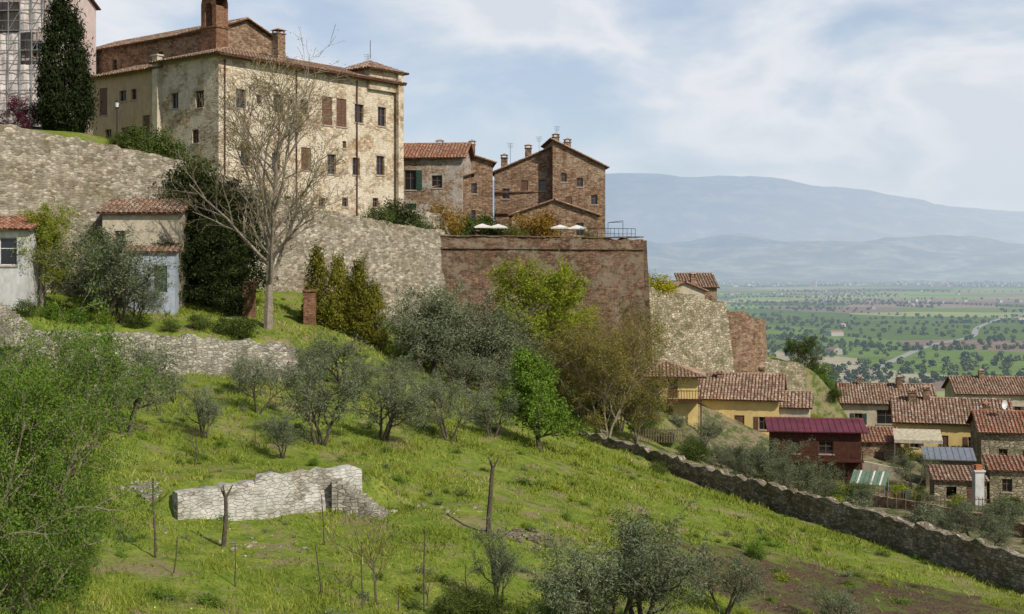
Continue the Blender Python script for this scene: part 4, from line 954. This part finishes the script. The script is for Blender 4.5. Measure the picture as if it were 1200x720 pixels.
n4=n*K; nn_=nrm(no.reshape(-1,3)*1.2+t.r.normal(size=(n4,3))*.4); a=t.r.normal(size=(n4,3)); a=nrm(a-(a*nn_).sum(1,keepdims=True)*nn_); b=np.cross(nn_,a); l=np.repeat(Cs[:,2],K)[:,None]*.24
C=C.reshape(-1,3); Vt=np.stack([C+a*l,C+b*l,C-a*l,C-b*l],1).reshape(-1,3)
m,nt=newmat('distant_foliage'); c=ramp(nt,attr(nt,'rnd'),[(0,(.02,.035,.014)),(.6,(.045,.07,.024)),(1,(.12,.14,.04))]); finish(nt,painted_haze(nt,principled(nt,c,.9,.05)))
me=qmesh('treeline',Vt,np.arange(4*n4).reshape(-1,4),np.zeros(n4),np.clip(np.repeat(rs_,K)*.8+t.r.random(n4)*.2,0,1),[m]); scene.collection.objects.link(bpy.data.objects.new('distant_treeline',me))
m1,nt=newmat('distant_walls'); finish(nt,painted_haze(nt,principled(nt,ramp(nt,attr(nt,'rnd'),[(0,(.26,.22,.17)),(1,(.48,.45,.40))]),.9)))
m2,nt=newmat('distant_roofs'); finish(nt,painted_haze(nt,principled(nt,(.25,.16,.115),.9)))
bb=B()
def dh(x,y,s,h):
    r=random.random(); a=random.random()*3; ca,sa=math.cos(a),math.sin(a); w,dp=s,s*.6
    p=lambda u,v,z:(x+u*ca-v*sa,y+u*sa+v*ca,-80+z)
    c=[(-w,-dp),(w,-dp),(w,dp),(-w,dp)]
    for i in range(4): bb.poly([p(*c[i],0),p(*c[(i+1)%4],0),p(*c[(i+1)%4],h),p(*c[i],h)],0,r)
    bb.poly([p(-w,-dp,h),p(w,-dp,h),p(w,0,h+dp*.45),p(-w,0,h+dp*.45)],1); bb.poly([p(w,dp,h),p(-w,dp,h),p(-w,0,h+dp*.45),p(w,0,h+dp*.45)],1)
    bb.poly([p(-w,-dp,h),p(-w,dp,h),p(-w,0,h+dp*.45)],0,r); bb.poly([p(w,-dp,h),p(w,dp,h),p(w,0,h+dp*.45)],0,r)
for k in range(20): y=1200*math.exp(random.random()*1.6); dh(y*random.uniform(.15,.42),y,random.uniform(4.5,8),random.uniform(3.5,5))
for k in range(300): y=random.uniform(6500,9400); dh(y*random.uniform(.05,.45),y,random.uniform(8,16),random.uniform(6,11))
for k in range(26): cx=random.choice([(1050,3300),(900,4300)]); dh(cx[0]+random.gauss(0,150),cx[1]+random.gauss(0,120),random.uniform(6,10),random.uniform(4,7))
bb.obj('distant_village',[m1,m2])
bb=B(); rp_=[(150,780),(235,925),(330,1120),(451,1380),(560,1560),(690,1880),(1000,2500),(1500,3400)]
sm=[]
for i in range(len(rp_)-1):
    p0=rp_[max(0,i-1)];p1=rp_[i];p2=rp_[i+1];p3=rp_[min(len(rp_)-1,i+2)]
    for q in range(8):
        t_=q/8; sm.append(tuple(.5*((2*p1[c])+(-p0[c]+p2[c])*t_+(2*p0[c]-5*p1[c]+4*p2[c]-p3[c])*t_**2+(-p0[c]+3*p1[c]-3*p2[c]+p3[c])*t_**3) for c in(0,1)))
m3,nt=newmat('country_road'); finish(nt,painted_haze(nt,principled(nt,(.28,.27,.25),.9)))
for a_,b_ in zip(sm[:-1],sm[1:]):
    d_=Vector((b_[0]-a_[0],b_[1]-a_[1],0)); nn2=Vector((-d_.y,d_.x,0)).normalized()*4
    A=Vector((*a_,-79.7));Bv=Vector((*b_,-79.7)); bb.poly([A-nn2,Bv-nn2,Bv+nn2,A+nn2],0)
bb.obj('country_road',[m3])

# ------------------------------------------------------------------ sky, sun, camera
az=math.radians(134); el=math.radians(41)   # azimuth clockwise from +Y (view direction)
S=Vector((math.sin(az)*math.cos(el),math.cos(az)*math.cos(el),math.sin(el)))
w=bpy.data.worlds.new('World'); scene.world=w; w.use_nodes=True; nt=w.node_tree; nt.nodes.clear()
sky=nt.nodes.new('ShaderNodeTexSky'); sky.sky_type='NISHITA'; sky.sun_disc=False; sky.sun_elevation=el; sky.sun_rotation=az; sky.air_density=1.0; sky.dust_density=1.0; sky.ozone_density=1.5; sky.altitude=300
b1=nt.nodes.new('ShaderNodeBackground'); nt.links.new(sky.outputs[0],b1.inputs[0]); b1.inputs[1].default_value=.115
tc=nt.nodes.new('ShaderNodeTexCoord'); v=vmul(nt,tc.outputs['Generated'],(3.,3.,6.5))
nn1=nd(nt,'ShaderNodeTexNoise',Scale=2.2,Detail=7.,Roughness=.52,Distortion=.25); nt.links.new(v,nn1.inputs['Vector']); n1=nn1.outputs[0]
n2=noise(nt,v,.9,2.,.5)
sz=nt.nodes.new('ShaderNodeSeparateXYZ'); nt.links.new(tc.outputs['Generated'],sz.inputs[0])
cl=math_(nt,'MULTIPLY_ADD',n2,.5,n1)
cl=math_(nt,'MULTIPLY_ADD',sz.outputs[0],.12,cl)
mask=ramp(nt,cl,[(.58,.55),(.78,.97)])
band=ramp(nt,sz.outputs[2],[(0.0,.97),(.22,1.),(.5,.25)])
fac=math_(nt,'MULTIPLY',mask,band)
cc=ramp(nt,cl,[(.60,(.64,.73,.86)),(.71,(.74,.80,.885)),(.81,(.86,.885,.93)),(.90,(.74,.785,.86))])
hz=ramp(nt,sz.outputs[2],[(.05,.75),(.13,0.)])
cc=mixc(nt,hz,cc,(.70,.77,.86))
b2=nt.nodes.new('ShaderNodeBackground'); nt.links.new(cc,b2.inputs[0]); b2.inputs[1].default_value=.94
mx=nt.nodes.new('ShaderNodeMixShader'); nt.links.new(fac,mx.inputs[0]); nt.links.new(b1.outputs[0],mx.inputs[1]); nt.links.new(b2.outputs[0],mx.inputs[2])
ow=nt.nodes.new('ShaderNodeOutputWorld'); nt.links.new(mx.outputs[0],ow.inputs[0])
sl=bpy.data.lights.new('sun','SUN'); sl.energy=4.8; sl.angle=math.radians(.6); sl.color=(1,.94,.84)
so_=bpy.data.objects.new('sun',sl); scene.collection.objects.link(so_); so_.rotation_euler=(-S).to_track_quat('-Z','Y').to_euler(); so_.location=(0,0,60)
cam=bpy.data.cameras.new('camera'); co=bpy.data.objects.new('camera',cam); scene.collection.objects.link(co)
cam.sensor_width=36; cam.lens=45; cam.shift_y=-0.035; cam.clip_start=.5; cam.clip_end=40000; co.rotation_euler=(math.pi/2,0,0); co.location=(0,0,0)
scene.camera=co
scene.view_settings.view_transform='Standard'; scene.view_settings.look='None'; scene.view_settings.exposure=0
